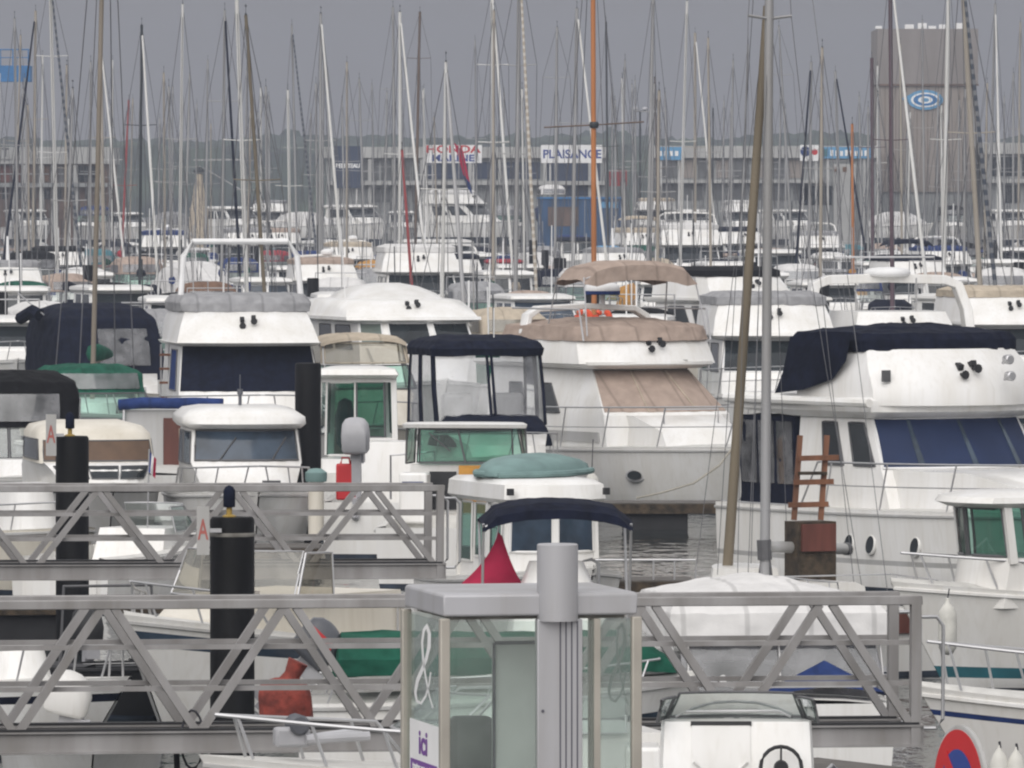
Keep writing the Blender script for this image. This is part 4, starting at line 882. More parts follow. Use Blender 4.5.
# black-topped boat, green screen boat, blue roll boat, navy canopy boat
b = Boat('motor_cruiser', 'motor cruiser with black canvas top and clear strip window at the left edge', 'motor cruiser', 22, 55, -82)
b.hull(7.0, 2.6, 1.0, 1.2, mat='gel2'); b.house('trunk_cabin', [(1.0,2.3,-1.5,.7,1.1,.4),(1.45,1.9,-1.5,.8,1.08,.4)], 'gel2')
h = House([(1.4,1.2,-1.8,1.0,1.12,.3),(2.0,.8,-1.8,.95,1.05,.3)])
for sd, t0, t1 in (('front',-.97,-.34),('front',-.3,.3),('front',.34,.97),('port',.03,.5),('stbd',.03,.5)): b.win(h, sd, (t0,t1,1.45,2.0), 'clear', 'windscreen', b.root, fr=.016)
dome(b, [(2.0,.85,-1.9,.98,1.08,.3),(2.5,.75,-1.9,1.0,1.1,.28),(2.8,.55,-1.8,.95,1.02,.25),(2.97,.0,-1.4,.6,.7,.2),(3.0,-.3,-1.0,.3,.3,.1)], 'black', (('front',(-.9,.62,2.1,2.58)),('port',(.1,.8,2.05,2.5)),('stbd',(.1,.8,2.05,2.5))), 'vinylgrey')
b.part('cockpit_shade', MB().box(-1.8,-.6,-.95,.95,1.0,1.4), 'brown')
b = Boat('motor_cruiser', 'motor cruiser with green-tinted windscreen and a dark green folded hood beneath the navy canopy', 'motor cruiser', 97, 48.5, -76)
b.hull(6.6, 2.6, 1.05, 1.25); b.house('trunk_cabin', [(1.0,2.3,-1.5,.7,1.15,.4),(1.4,1.7,-1.5,.9,1.15,.4),(1.5,1.2,-1.5,1.0,1.15,.3)], 'gel')
h = House([(1.48,1.3,-1.2,1.08,1.15,.35),(2.15,.7,-1.2,.92,1.05,.3)])
for sd, t0, t1 in (('front',-.97,.97),('port',.03,.9),('stbd',.03,.9)): b.win(h, sd, (t0,t1,1.5,2.12), 'gglass', 'windscreen', b.root, fr=.018)
dome(b, [(2.12,.62,-1.9,.95,1.05,.3),(2.5,.4,-1.9,.93,1.0,.28),(2.66,.0,-1.6,.7,.8,.25),(2.7,-.3,-1.2,.4,.4,.1)], 'green', (('front',(-.85,.85,2.2,2.5)),), 'vinyl')
b = Boat('cabin_boat', 'cabin boat with a rolled blue cover above a dark red wooden door', 'motorboat', 168, 52.5, 86)
b.hull(5.0, 2.0, .95, 1.15, mat='gel2')
cb = b.house('cabin', [(.9,1.4,.1,.6,.85,.3),(2.1,1.2,.1,.55,.82,.25)], 'greyhull')
d_ = b.part('door', MB().box(.06,.11,-.6,.1,.95,1.95), 'doorwood', cb.o, bevel=.01); b.part('notice', MB().box(.05,.058,-.33,-.2,1.55,1.75), 'beige', d_)
b.part('rolled_cover', MB().tube([(.05,-1.05,2.22),(.03,-.5,2.24),(.05,.0,2.23),(.03,.5,2.24),(.05,.95,2.2)], .11, 10), 'blue')
for y in (-.85,.85): b.part('post', MB().tube([(-.1,y,1.0),(.05,y,2.2)], .03, 6), 'steel')
b = Boat('motor_cruiser', 'motor cruiser wrapped in a dark navy canopy with one square clear window', 'motor cruiser', 103, 40, -74)
b.hull(8.2, 3.0, 1.1, 1.35, mat='cream'); b.house('trunk_cabin', [(1.0,2.9,-1.8,.8,1.3,.4),(1.5,2.5,-1.8,.9,1.3,.4),(1.75,1.5,-1.8,1.1,1.3,.3)], 'gel')
dm = dome(b, [(1.6,1.2,-2.6,1.36,1.42,.2),(2.6,.9,-2.6,1.34,1.40,.2),(3.1,.6,-2.5,1.26,1.32,.2),(3.36,.1,-2.2,1.0,1.1,.15),(3.48,-.5,-1.6,.6,.7,.1)], 'navy', (('front',(-.25,.72,1.95,2.85)),), 'vinylgrey')
b.part('rolled_flap', MB().tube([(-.6,-1.5,3.2),(-.8,-1.62,3.3),(-1.6,-1.75,3.1)], .16, 8), 'navy', dm.o); b.part('awning_pole', MB().tube([(-.5,-1.4,3.2),(-1.3,-1.9,3.75)], .02, 5), 'steel', dm.o)

# white two-pane flybridge and the beige hooded boat in front of it
b = Boat('motor_yacht', 'white motor yacht with dark split windscreen and smooth rounded coachroof, left of centre', 'motor yacht', 402, 39.3, -76)
flybridge(b, 10.0, 3.8, 1.25, 1.6, 'gel', [(1.1,3.6,-3.0,.9,1.6,.5),(1.9,2.7,-3.0,1.2,1.6,.45),(2.35,2.4,-3.0,1.35,1.6,.4)],
    [(1.2,2.3,-3.2,1.5,1.66,.4),(2.4,2.1,-3.2,1.5,1.66,.4),(3.0,1.5,-3.3,1.42,1.62,.35)],
    [(2.98,1.6,-3.6,1.5,1.75,.35),(3.04,1.75,-3.7,1.75,1.88,.4),(3.12,1.7,-3.7,1.75,1.88,.4)],
    [(3.1,1.65,-3.4,1.72,1.82,.5),(3.35,1.2,-3.4,1.6,1.74,.5),(3.52,.7,-3.4,1.46,1.64,.45),(3.56,.4,-3.3,1.3,1.5,.4)],
    [(3.54,.3,-2.8,1.1,1.3,.4),(3.7,-.1,-2.7,1.0,1.15,.4),(3.86,-.8,-2.2,.7,.85,.3),(3.95,-1.2,-1.8,.25,.3,.1)], 'gel2', 'darkwin', (-.50,.20), (2.42,2.95), ((.1,.45),(.5,.8)), (2.3,2.9), None)
b.win(b.sal, 'front', (.30,.96,2.42,2.95), 'darkwin', 'windscreen', frame='white', fr=.02)
b.win(b.sal, 'front', (-.97,-.62,2.42,2.95), 'smoke', 'windscreen', frame='white', fr=.02)
b.part('aerial', MB().tube([(-1.2,-1.2,3.4),(-1.3,-1.3,5.4)], .014, 5), 'white', b.fly.o)
b = Boat('motor_cruiser', 'motor cruiser with beige-edged clear hood and pale green windscreen before the dark split windscreen', 'motor cruiser', 363, 46, -80)
b.hull(6.6, 2.5, 1.1, 1.3, mat='cream'); b.house('trunk_cabin', [(1.1,2.2,-1.5,.7,1.1,.4),(1.9,1.4,-1.5,.95,1.1,.35),(2.0,1.2,-1.5,.9,1.1,.3)], 'cream')
h = House([(1.98,1.2,-1.2,1.05,1.1,.35),(2.55,.7,-1.2,.9,1.0,.3)])
for sd, t0, t1 in (('front',-.97,.97),('port',.03,.9),('stbd',.03,.9)): b.win(h, sd, (t0,t1,2.0,2.5), 'gglass', 'windscreen', b.root, fr=.018)
h = House([(2.5,.7,-1.6,.95,1.05,.25),(3.0,.2,-1.7,.9,1.0,.2)])
for sd, t0, t1 in (('front',-.95,.95),('port',.03,.95),('stbd',.03,.95)): b.win(h, sd, (t0,t1,2.55,2.98), 'vinyltan', 'clear_panel', b.root, fr=.02, frame='beige')
b.canopy(-1.7,.25,.95,2.98,.12,.06,'beige'); b.rail(.4,.5,.08,4)

# pontoons
def pontoon(px, s, ln, wd, z, rz, label):
    p = thing('pontoon', label, 'pontoon', W(px, s, 0), R(rz), 'floating pontoons')
    MB().box(-ln/2, ln/2, -wd/2, wd/2, z-.16, z).build('deck', 'dockwood', p); MB().box(-ln/2, ln/2, -wd/2-.03, -wd/2-.004, z-.2, z-.02).build('edge_beam', 'oldwood', p)
    k = int(ln/3)
    for i in range(k): x = -ln/2 + (i+.5)*ln/k; MB().box(x-.6, x+.6, -wd/2+.1, wd/2-.1, -.35, z-.165).build('float', 'rubber', p)
    return p
pontoon(930, 103, 5.5, .9, .55, -60, 'short grey finger pontoon running down to the lower right corner')
pontoon(655, 53.8, 4.5, 1.3, .5, 0, 'dark pontoon in the water under the bow of the tan canvas yacht')
pontoon(632, 70, 1.7, 1.2, .72, 0, 'narrow pontoon with low rail right of the phone booth')
pontoon(105, 61.5, 7, 1.6, .5, 0, 'long floating pontoon below the day cruiser and the pilothouse boat')
pontoon(20, 72, 4, 1.4, .6, 10, 'grey pontoon end at far left behind the lettered pile')
pontoon(300, 36, 40, 2, .5, 0, 'long floating pontoon behind the flybridge with the white tube frame')
rl = thing('guard_rail', 'low steel guard rail standing on the narrow pontoon right of the booth', 'guard rail', W(632, 70, .725))
MB().tube([(-.9,-.5,0),(-.9,-.5,.28),(.9,-.5,.28),(.9,-.5,0)], .018, 6).build('rail', 'steel', rl)
for x in (-.5,-.1,.3,.6): MB().tube([(x,-.5,0),(x,-.5,.28)], .014, 6).build('stanchion', 'steel', rl)
# ------------------------------------------------------------------ far rows
def striped(key, c1, c2, sc):
    m = bpy.data.materials.new(key); n, l = nodes_of(m); b = n['Principled BSDF']; b.inputs['Roughness'].default_value = .8
    tc = n.new('ShaderNodeTexCoord'); wv = n.new('ShaderNodeTexWave'); wv.bands_direction = 'Z'; wv.inputs['Scale'].default_value = sc; wv.inputs['Distortion'].default_value = .6
    l.new(tc.outputs['Object'], wv.inputs['Vector']); rp = n.new('ShaderNodeValToRGB'); rp.color_ramp.interpolation = 'CONSTANT'
    rp.color_ramp.elements[0].color = (*c1,1); rp.color_ramp.elements[1].color = (*c2,1); rp.color_ramp.elements[1].position = .55
    l.new(wv.outputs['Fac'], rp.inputs['Fac']); l.new(rp.outputs['Color'], b.inputs['Base Color']); M[key] = m
striped('furlstripe', (.045,.055,.075), (.15,.155,.165), .95)
striped('furlbeige', (.38,.33,.27), (.52,.49,.44), 1.1)
def kb(k, keys): return [tuple(v*k for v in q) for q in keys]
def far_fly(b, k=1.0, canvas='tan', tarp=True, bim=False, ar=True, ws='darkwin', hull='gel', stripes=(), rail=True):
    flybridge(b, 9.6*k, 3.5*k, 1.1*k, 1.35*k, hull, kb(k, [(1.05,3.3,-2.8,.8,1.5,.5),(1.6,2.4,-2.8,.9,1.48,.45)]),
        kb(k, [(1.2,2.0,-3.0,1.38,1.54,.4),(1.7,1.85,-3.0,1.38,1.52,.4),(2.55,.8,-3.1,1.24,1.46,.35)]),
        kb(k, [(2.53,1.0,-3.5,1.36,1.56,.35),(2.62,1.15,-3.6,1.5,1.62,.4),(2.7,1.1,-3.6,1.5,1.62,.4)]),
        kb(k, [(2.68,1.05,-3.2,1.48,1.56,.5),(3.05,.65,-3.2,1.4,1.52,.5),(3.4,.3,-3.2,1.28,1.46,.45)]),
        kb(k, [(3.36,.36,-3.1,1.34,1.5,.45),(3.55,.3,-3.0,1.34,1.5,.45),(3.66,-.1,-2.6,1.0,1.2,.35)]) if tarp else None, canvas, ws, (-.96,.96), (1.76*k,2.5*k), ((.08,.42),(.48,.8)), (1.75*k,2.42*k), (.4,.62*k) if rail else None, stripes=stripes, horns=k > .9)
    v = len(BOATS) % 4
    if ar and v in (0, 2):
        a_ = arch(b, -2.2*k, 1.45*k, 2.7*k, (3.7 + .2*v)*k, .3, .1, .5)
        if v == 0: radar(b, -2.7*k, .3, 3.76*k, .28, parent=a_)
    elif ar and v == 1: b.part('radar_mast', MB().tube([(-2.0*k,0,3.4*k),(-2.3*k,0,4.7*k)], [.08,.05], 8), 'white', b.fly.o)
    elif ar: b.canopy(-2.6*k, -1.0*k, 1.2*k, 4.15*k, .16, .12, canvas, 'bimini_top', poles=[(-2.5*k,-2.2*k,2.8*k),(-1.1*k,-.7*k,3.2*k)])
    if bim: b.canopy(-2.8*k, -.9*k, 1.25*k, 4.35*k, .2, .12, canvas, 'bimini_top', poles=[(-2.7*k,-2.4*k,2.8*k),(-1.0*k,-.7*k,3.2*k)])
def far_sedan(b, k=1.0, roof='gel', hull='gel', ws='darkwin', stripes=(), band=None):
    b.hull(8.4*k, 3.1*k, 1.05*k, 1.3*k, mat=hull, stripes=stripes)
    b.house('trunk_cabin', kb(k, [(1.0,2.9,-2.4,.7,1.3,.4),(1.5,2.2,-2.4,1.0,1.32,.4)]), 'gel')
    sa = b.house('cabin', kb(k, [(1.1,1.7,-2.4,1.2,1.34,.35),(1.55,1.6,-2.4,1.2,1.34,.35),(2.3,.6,-2.4,1.08,1.28,.3)]), hull)
    b.win(sa, 'front', (-.95,.95,1.6*k,2.24*k), ws, 'windscreen', fr=.025, frame='white')
    for sd in ('port','stbd'): b.win(sa, sd, (.06,.42,1.6*k,2.2*k), ws, frame='white'); b.win(sa, sd, (.48,.86,1.6*k,2.2*k), ws, frame='white')
    b.house('roof', kb(k, [(2.28,.85,-2.7,1.14,1.36,.3),(2.36,1.0,-2.8,1.22,1.42,.3),(2.46,.95,-2.8,1.2,1.4,.3),(2.54,.5,-2.3,.9,1.1,.25)]), roof, sa.o)
    b.rail(.5, .55*k, .08, 4, r=.02)
def far_canopy(b, k=1.0, canvas='navy', hull='gel', vin='vinylgrey', gl=None, stripes=()):
    gl = gl or ['smoke','dglass','clear','gglass','smoke'][len(BOATS) % 5]
    b.hull(7.2*k, 2.7*k, 1.0*k, 1.25*k, mat=hull, stripes=stripes)
    b.house('trunk_cabin', kb(k, [(.95,2.4,-1.6,.7,1.15,.4),(1.4,1.9,-1.6,.9,1.15,.4),(1.52,1.2,-1.6,1.0,1.15,.3)]), 'gel')
    h = House(kb(k, [(1.5,1.3,-1.4,1.08,1.15,.35),(2.05,.8,-1.4,.96,1.08,.3)]))
    for sd, t0, t1 in (('front',-.97,.97),('port',.03,.9),('stbd',.03,.9)): b.win(h, sd, (t0,t1,1.52*k,2.03*k), gl, 'windscreen', b.root, fr=.022)
    dome(b, kb(k, [(2.03,.8,-2.1,1.0,1.12,.3),(2.5,.6,-2.1,.98,1.08,.28),(2.74,.2,-1.8,.78,.88,.25),(2.84,-.3,-1.3,.4,.4,.1)]), canvas, (('front',(-.85,.85,2.12*k,2.48*k)),('port',(.1,.85,2.1*k,2.45*k)),('stbd',(.1,.85,2.1*k,2.45*k))), vin)
    b.rail(.5, .5*k, .08, 3, r=.02)
def far_pilot(b, k=1.0, roof='gel', hull='gel', ws='darkwin', stripes=()):
    b.hull(6.8*k, 2.5*k, 1.0*k, 1.25*k, mat=hull, stripes=stripes)
    lo = b.house('wheelhouse', kb(k, [(1.0,1.9,-1.2,.8,.98,.35),(1.5,1.5,-1.2,.92,.98,.3),(2.25,1.25,-1.2,.9,.95,.25)]), 'gel')
    b.win(lo, 'front', (-.92,-.04,1.55*k,2.16*k), ws, frame='white', fr=.02); b.win(lo, 'front', (.04,.92,1.55*k,2.16*k), ws, frame='white', fr=.02)
    for sd in ('port','stbd'): b.win(lo, sd, (.06,.46,1.5*k,2.15*k), ws, frame='white'); b.win(lo, sd, (.52,.92,1.5*k,2.15*k), ws, frame='white')
    b.house('roof', kb(k, [(2.22,1.4,-1.6,.96,1.0,.25),(2.3,1.5,-1.7,1.02,1.05,.28),(2.4,1.4,-1.7,1.0,1.03,.28),(2.46,1.0,-1.4,.7,.75,.2)]), roof, lo.o)
    b.part('mast', MB().tube([(-.6,0,2.4*k),(-.6,0,3.6*k)], .03, 6), 'white', lo.o); b.rail(.5, .5*k, .08, 3, r=.02)
def far_tarp(b, k=1.0, canvas='greycloth', hull='gel', stripes=()):
    b.hull(6.8*k, 2.5*k, 1.0*k, 1.25*k, mat=hull, stripes=stripes)
    b.house('tarpaulin', kb(k, [(.95,2.7,-3.2,.4,1.2,.4),(1.35,2.4,-3.1,.45,1.15,.4),(1.9,.9,-2.6,.6,.9,.3),(2.15,.1,-1.9,.3,.5,.1),(2.2,-.3,-1.4,.06,.06,.01)]), canvas, ang=60)
BOATS = []
ST = dict(fly=far_fly, sedan=far_sedan, canopy=far_canopy, pilot=far_pilot, tarp=far_tarp)
CATS = dict(fly=('motor_yacht','motor yacht'), sedan=('cabin_cruiser','motor cruiser'), canopy=('motor_cruiser','motor cruiser'), pilot=('fishing_boat','fishing boat'), tarp=('motorboat','motorboat'))
def far(px, s, hd, st, label, **kw):
    n_, c_ = CATS[st]; b = Boat(n_, label, c_, px, s, hd, 'boats in the far rows'); ST[st](b, **kw)
    q = random.Random(label); k = kw.get('k', 1.0)
    for i in range(q.choice((1,2,2))):
        y = q.uniform(-.9,.9)*k; x = q.uniform(-2.2,-.6)*k; h = q.uniform(3.4,5.2)*k
        b.part('aerial', MB().tube([(x,y,1.6*k),(x-.1,y*1.05,h)], .022, 5), q.choice(('white','mastgrey','mastdark')))
    if st in ('sedan','pilot') and q.random() < .6:
        b.canopy(-2.9*k, -1.7*k, 1.0*k, 2.35*k, .2, .12, q.choice(('navy','tan','whitecloth','green','blue','greycloth','black')), 'stern_canopy', poles=[(-2.8*k,-2.6*k,1.1*k),(-1.8*k,-1.9*k,1.1*k)])
    if st != 'tarp' and q.random() < .45: b.part('stern_frame', MB().tube([(-2.7*k,1.0*k,1.1*k),(-2.8*k,.95*k,3.0*k),(-2.8*k,-.95*k,3.0*k),(-2.7*k,-1.0*k,1.1*k)], .03, 6), 'steel')
    BOATS.append(b); return b
far(772, 40, -86, 'fly', 'white flybridge yacht with grey-tan tarpaulin just behind the leaning wooden mast', k=1.03, canvas='greycloth', ar=False)
b = far(903, 38, -80, 'fly', 'white motor yacht under a broad white radar arch above the navy tarpaulin', k=.92, tarp=False, ar=False, ws='gglass')
a_ = arch(b, -1.6, 2.2, 2.2, 3.95, .55, .24, .5); radar(b, -2.1, .05, 4.02, .62, 'white', None, a_); b.part('wind_rail', MB().tube([(-2.2,1.4,4.0),(-2.2,1.35,4.55),(-2.2,-1.35,4.55),(-2.2,-1.4,4.0)], .03, 6), 'steel', a_)
far(1010, 36, -82, 'fly', 'white flybridge yacht with folded beige tarpaulin at the right edge behind the radar arch', k=1.0, canvas='beige', ar=False)
far(745, 30.5, -62, 'fly', 'cream motor yacht with a red side stripe and long black window band', k=1.05, canvas='black', ar=False, hull='cream', stripes=[(.80,.90,'signred')])
far(12, 33, -84, 'sedan', 'white cabin cruiser cut by the left edge above the black canvas top')
far(55, 29, -70, 'tarp', 'boat under a crumpled pale tarpaulin left of the navy canopy boat', canvas='whitecloth', k=1.15)
far(166, 34, -80, 'canopy', 'motor cruiser with smoky grey hood showing behind the navy canopy', canvas='greycloth', vin='vinyl')
far(182, 28.5, -86, 'sedan', 'white cruiser with long dark side windows left of the brown-roofed boat', k=1.05)
far(226, 29.4, -80, 'pilot', 'white wheelhouse boat with a brown roof seen inside the white tube frame', roof='brown', k=1.0)
far(287, 29, -94, 'sedan', 'white cruiser filling the right half of the white tube frame', k=1.02)
far(352, 27.5, -88, 'sedan', 'broad white cruiser with a dark window band behind the rounded coachroof yacht', k=1.05)
far(332, 37, -80, 'tarp', 'low boat under a sea green cover by the right leg of the white tube frame', canvas='teal', k=.8)
far(428, 29, -60, 'tarp', 'low boat with a flat tan cover behind the white rounded coachroof', canvas='tan', k=1.0)
far(512, 33.5, -78, 'canopy', 'motor cruiser with a cream and brown hood left of the tan bimini', canvas='beige', vin='vinyltan', k=1.0)
far(523, 36.5, -80, 'tarp', 'motorboat with a dark green cover above the blue enclosure boat', canvas='green', k=.95)
far(468, 33, -92, 'pilot', 'small white wheelhouse boat with pale hardtop right of the rounded coachroof', k=1.0)
far(635, 33, -95, 'pilot', 'white fishing boat seen through the poles of the tan bimini', k=1.05)
far(722, 25, -84, 'sedan', 'white cruiser with a dark teal window band behind the ochre tarpaulin', ws='teal', k=1.05)
far(798, 26.5, -75, 'sedan', 'white cruiser with a blue hull stripe and red line left of the radar arch', stripes=[(.75,.9,'blue'),(.9,.96,'signred')], k=.95)
far(678, 22, -40, 'tarp', 'boat wrapped in a bright ochre tarpaulin', canvas='ochre', k=1.05)
far(420, 23.5, -86, 'fly', 'tall white two-deck motor yacht at the foot of the red pole mast', canvas='whitecloth', k=1.12, ar=False)
far(975, 27, -70, 'sedan', 'white cruiser with a grey-blue band right of the round radar dome', stripes=[(.7,.9,'bluewin')])
far(860, 22.5, -86, 'canopy', 'cruiser with a navy hood below the blue shop sign', canvas='blue', k=.95)
far(915, 22, -80, 'fly', 'white flybridge cruiser at the foot of the tall building', canvas='navy', k=.95)
far(1003, 22.5, -94, 'canopy', 'cruiser with a white hood at the right edge below the tall building', canvas='whitecloth', k=1.05)
far(205, 20.5, -72, 'tarp', 'boat under an arched off-white tarpaulin with a blue corner below the beige crane', canvas='whitecloth', k=1.35)
far(300, 20, -84, 'sedan', 'white box-cabined cruiser below the ochre-topped boat', k=1.05)
far(378, 19.4, -86, 'canopy', 'small cruiser with an ochre hood among thin masts left of the brown mast', canvas='ochre', k=1.0)
far(140, 20, -80, 'canopy', 'cruiser with a tan hood left of the dark green mast', canvas='tan', k=1.1)
far(95, 17.5, -86, 'canopy', 'cruiser with a turquoise hood right of the striped sail on the left', canvas='teal', k=1.1)
far(35, 20, -82, 'canopy', 'cruiser with a black hood in front of the brown-windowed building', canvas='black', k=1.2)
far(70, 15.2, -90, 'sedan', 'white cruiser low in front of the brown-windowed building', k=1.1)
far(165, 15.0, -86, 'fly', 'white flybridge cruiser with blue tarpaulin left of the beige crane', canvas='blue', k=1.05)
far(250, 15.0, -84, 'fly', 'white flybridge cruiser with grey tarpaulin right of the beige crane', canvas='greycloth', k=1.1)
far(610, 16.5, -80, 'canopy', 'cruiser with a sky blue and white hood right of the orange mast', canvas='skyblue', k=1.1)
far(540, 15.6, -70, 'tarp', 'boat under a rumpled pale cover in front of the blue workshop', canvas='whitecloth', k=1.15)
far(480, 17, -80, 'sedan', 'white cruiser with dark windows below the sign with red letters', k=1.1)
far(450, 14.6, -40, 'sedan', 'long white cruiser lying slantwise below the sign with red letters', hull='gel2', k=1.25)
far(690, 17, -88, 'fly', 'broad white motor yacht with cream flybridge left of the olive wooden mast', canvas='whitecloth', k=1.25)
far(643, 15, -82, 'fly', 'pale motor yacht with a tan flybridge cover right of the blue workshop', canvas='beige', k=1.1)
far(775, 17.2, -84, 'sedan', 'white cruiser with dark windows just right of the pale aluminium mast', k=1.2)
far(740, 14.6, -70, 'fly', 'motor yacht with a navy flybridge cover in front of the pale shop front', canvas='navy', k=1.1)
far(820, 15.2, -84, 'fly', 'white motor yacht below the blue shop sign with a twin-lobed aerial', canvas='greycloth', k=1.05)
far(895, 15.5, -80, 'tarp', 'boat with a white and red striped side under a pale cover before the tall building', canvas='whitecloth', k=1.2, stripes=[(.6,.8,'signred')])
far(960, 16, -84, 'canopy', 'cruiser with a dark hood at the foot of the cream mast', canvas='black', k=1.15)
far(335, 14.4, -72, 'sedan', 'white cruiser on the far row below the dark blue sign', k=1.2)
far(280, 14, -86, 'fly', 'distant flybridge cruiser between the beige crane and the dark blue sign', canvas='tan', k=1.05)
far(120, 13.9, -84, 'sedan', 'distant white cruiser behind the dark green mast', k=1.1)
far(1015, 15.4, -86, 'sedan', 'distant white cruiser below the right edge building', k=1.1)
far(575, 14, -84, 'pilot', 'distant dark-windowed workboat in front of the blue workshop', k=1.3, roof='navy')
far(20, 26, -88, 'pilot', 'white wheelhouse boat above the crumpled pale tarpaulin', k=1.1)
far(118, 25.5, -78, 'sedan', 'white cruiser behind the rolled flap of the navy canopy', k=1.05)
far(262, 23.5, -80, 'pilot', 'grey-windowed wheelhouse boat under the crossbar of the white tube frame', k=1.1, ws='bluewin')
far(590, 23.2, -86, 'canopy', 'cruiser with a white hood behind the tan bimini frame', canvas='whitecloth', k=1.1)
far(540, 27, -80, 'sedan', 'white cruiser with blue-grey windows between the black piles', ws='bluewin', k=1.0)
far(668, 23.2, -90, 'sedan', 'white cruiser behind the orange mast boat and left of the ochre tarpaulin', k=1.0)
far(478, 25.8, -84, 'canopy', 'cruiser with a light grey hood right of the two-deck motor yacht', canvas='greycloth', k=1.0)

# more of the crowded middle distance
for a in (
 (8,24,-86,'fly','white flybridge yacht at the left edge above the white wheelhouse boat',dict(canvas='greycloth',k=.95)),
 (88,21.8,-82,'pilot','white wheelhouse boat between the grey-brown mast and the striped sail on the left',dict(k=1.1)),
 (210,25.8,-80,'canopy','cruiser with a brown hood left inside the white tube frame',dict(canvas='brown')),
 (325,23,-84,'fly','white flybridge yacht with a tan cover right of the white tube frame',dict(canvas='tan',k=.95)),
 (375,22,-80,'canopy','cruiser with a pinkish grey hood left of the two-deck yacht',dict(canvas='greycloth',vin='vinyl')),
 (455,20.2,-86,'fly','white flybridge yacht with navy cover below the drooping pennant',dict(canvas='navy',k=.9)),
 (505,22.3,-82,'pilot','white wheelhouse boat at the foot of the leaning white sail',dict(k=1.15)),
 (560,22,-84,'canopy','cruiser with a navy hood beside the thick black pile',dict(canvas='navy')),
 (620,19.2,-80,'fly','white flybridge yacht with grey cover above the tan bimini',dict(canvas='greycloth',k=.95)),
 (760,22.6,-86,'pilot','white wheelhouse boat behind the leaning olive wooden mast',dict(k=1.15)),
 (800,20.5,-82,'canopy','cruiser with a light hood at the foot of the black furled sail',dict(canvas='whitecloth',vin='vinyl')),
 (828,23.4,-84,'sedan','white cruiser just left of the low orange-brown mast',dict(k=1.0)),
 (945,24.2,-86,'pilot','white wheelhouse boat at the foot of the stout white mast',dict(k=1.15)),
 (945,18.6,-82,'fly','white flybridge yacht with blue cover before the tall building base',dict(canvas='blue',k=.95)),
 (1000,19,-84,'pilot','white wheelhouse boat right of the cream mast',dict(k=1.15)),
 (885,18.8,-86,'sedan','white cruiser behind the wind rail of the radar arch',dict(k=1.05)),
 (60,18.8,-84,'fly','white flybridge yacht with black cover at the foot of the left striped sail',dict(canvas='black',k=.95)),
 (150,18.6,-86,'sedan','white cruiser behind the off-white arched tarpaulin',dict(k=1.0)),
 (240,18.6,-84,'canopy','cruiser with dark blue hood behind the white tube frame',dict(canvas='blue')),
 (350,17.2,-86,'fly','white flybridge yacht with a beige cover below the dark blue sign',dict(canvas='beige',k=.95)),
 (420,17,-80,'canopy','cruiser with black hood behind the two-deck yacht',dict(canvas='black')),
 (520,18.9,-86,'sedan','white cruiser among the masts left of the blue workshop',dict(k=1.0)),
 (655,18.7,-84,'canopy','cruiser with cream hood left of the broad white yacht',dict(canvas='beige')),
 (730,19.5,-82,'sedan','white cruiser with dark windows below the pale shop front',dict(k=1.1)),
 (835,17.2,-84,'pilot','white wheelhouse boat in front of the pale stair block',dict(k=1.1)),
 ):
    far(*a[:5], **a[5])
# boats laid up ashore on the quay, each on a cradle
for px, s, hd, st, label, kw in (
 (30,12.2,-70,'sedan','white cruiser ashore on a cradle in front of the brown glazing',dict()),
 (92,12.3,-100,'canopy','cruiser with blue hood ashore at the right end of the brown glazed building',dict(canvas='blue')),
 (128,12.1,-60,'sedan','white cruiser ashore right of the brown glazed building',dict(k=.9)),
 (165,12.3,-110,'tarp','boat ashore under a grey cover left of the beige crane',dict()),
 (236,12.4,-60,'sedan','long white cruiser ashore side-on right of the beige crane',dict(hull='gel2',k=1.1)),
 (268,12.2,-95,'fly','white flybridge yacht ashore with greyish cover left of the dark blue sign',dict(canvas='greycloth',k=.9,ar=False)),
 (312,12.4,-40,'tarp','boat ashore under a white cover just left of the dark blue sign',dict(canvas='whitecloth')),
 (358,12.2,-60,'sedan','white cruiser ashore side-on below the dark blue sign',dict(k=1.15)),
 (402,12.7,-90,'pilot','white wheelhouse boat ashore left of the slender brown mast',dict()),
 (508,12.3,-80,'canopy','cruiser ashore with grey hood between the two lettered signs',dict(canvas='greycloth')),
 (652,12.3,-100,'fly','white flybridge yacht ashore right of the red container',dict(k=.95,canvas='beige',ar=False)),
 (692,12.2,-75,'sedan','white cruiser ashore below the pale blue sign',dict()),
 (742,12.35,-85,'fly','white flybridge yacht ashore before the middle of the pale shop front',dict(k=.9,canvas='whitecloth',ar=False)),
 (790,12.2,-60,'sedan','white cruiser ashore below the round emblem boards',dict()),
 (905,12.3,-50,'tarp','boat ashore under a pale cover at the base of the tall building',dict(canvas='whitecloth')),
 (952,12.25,-90,'canopy','cruiser ashore with dark awning at the base of the tall building',dict(canvas='black')),
 (1008,12.3,-80,'sedan','white cruiser ashore at the right edge building',dict()),
 ):
    n_, c_ = CATS[st]; b = Boat(n_, label, c_, px, s, hd, 'boats laid up ashore on the quay', 2.5 + (.15 if st == 'tarp' else 0)); ST[st](b, **kw); BOATS.append(b)
    t = thing('boat_cradle', 'cradle under the ' + ' '.join(label.split()[:11]), 'boat cradle', W(px, s, 2.0), R(hd), 'boat cradles on the quay')
    for x in (-1.8, 1.4):
        for y in (-.8, .8): MB().bar((x,y*1.15,0), (x,y*.7,1.0), .12, .12).build('leg', 'frame', t)
        MB().box(x-.08,x+.08,-.8,.8,.3,.42).build('cross_beam', 'frame', t)

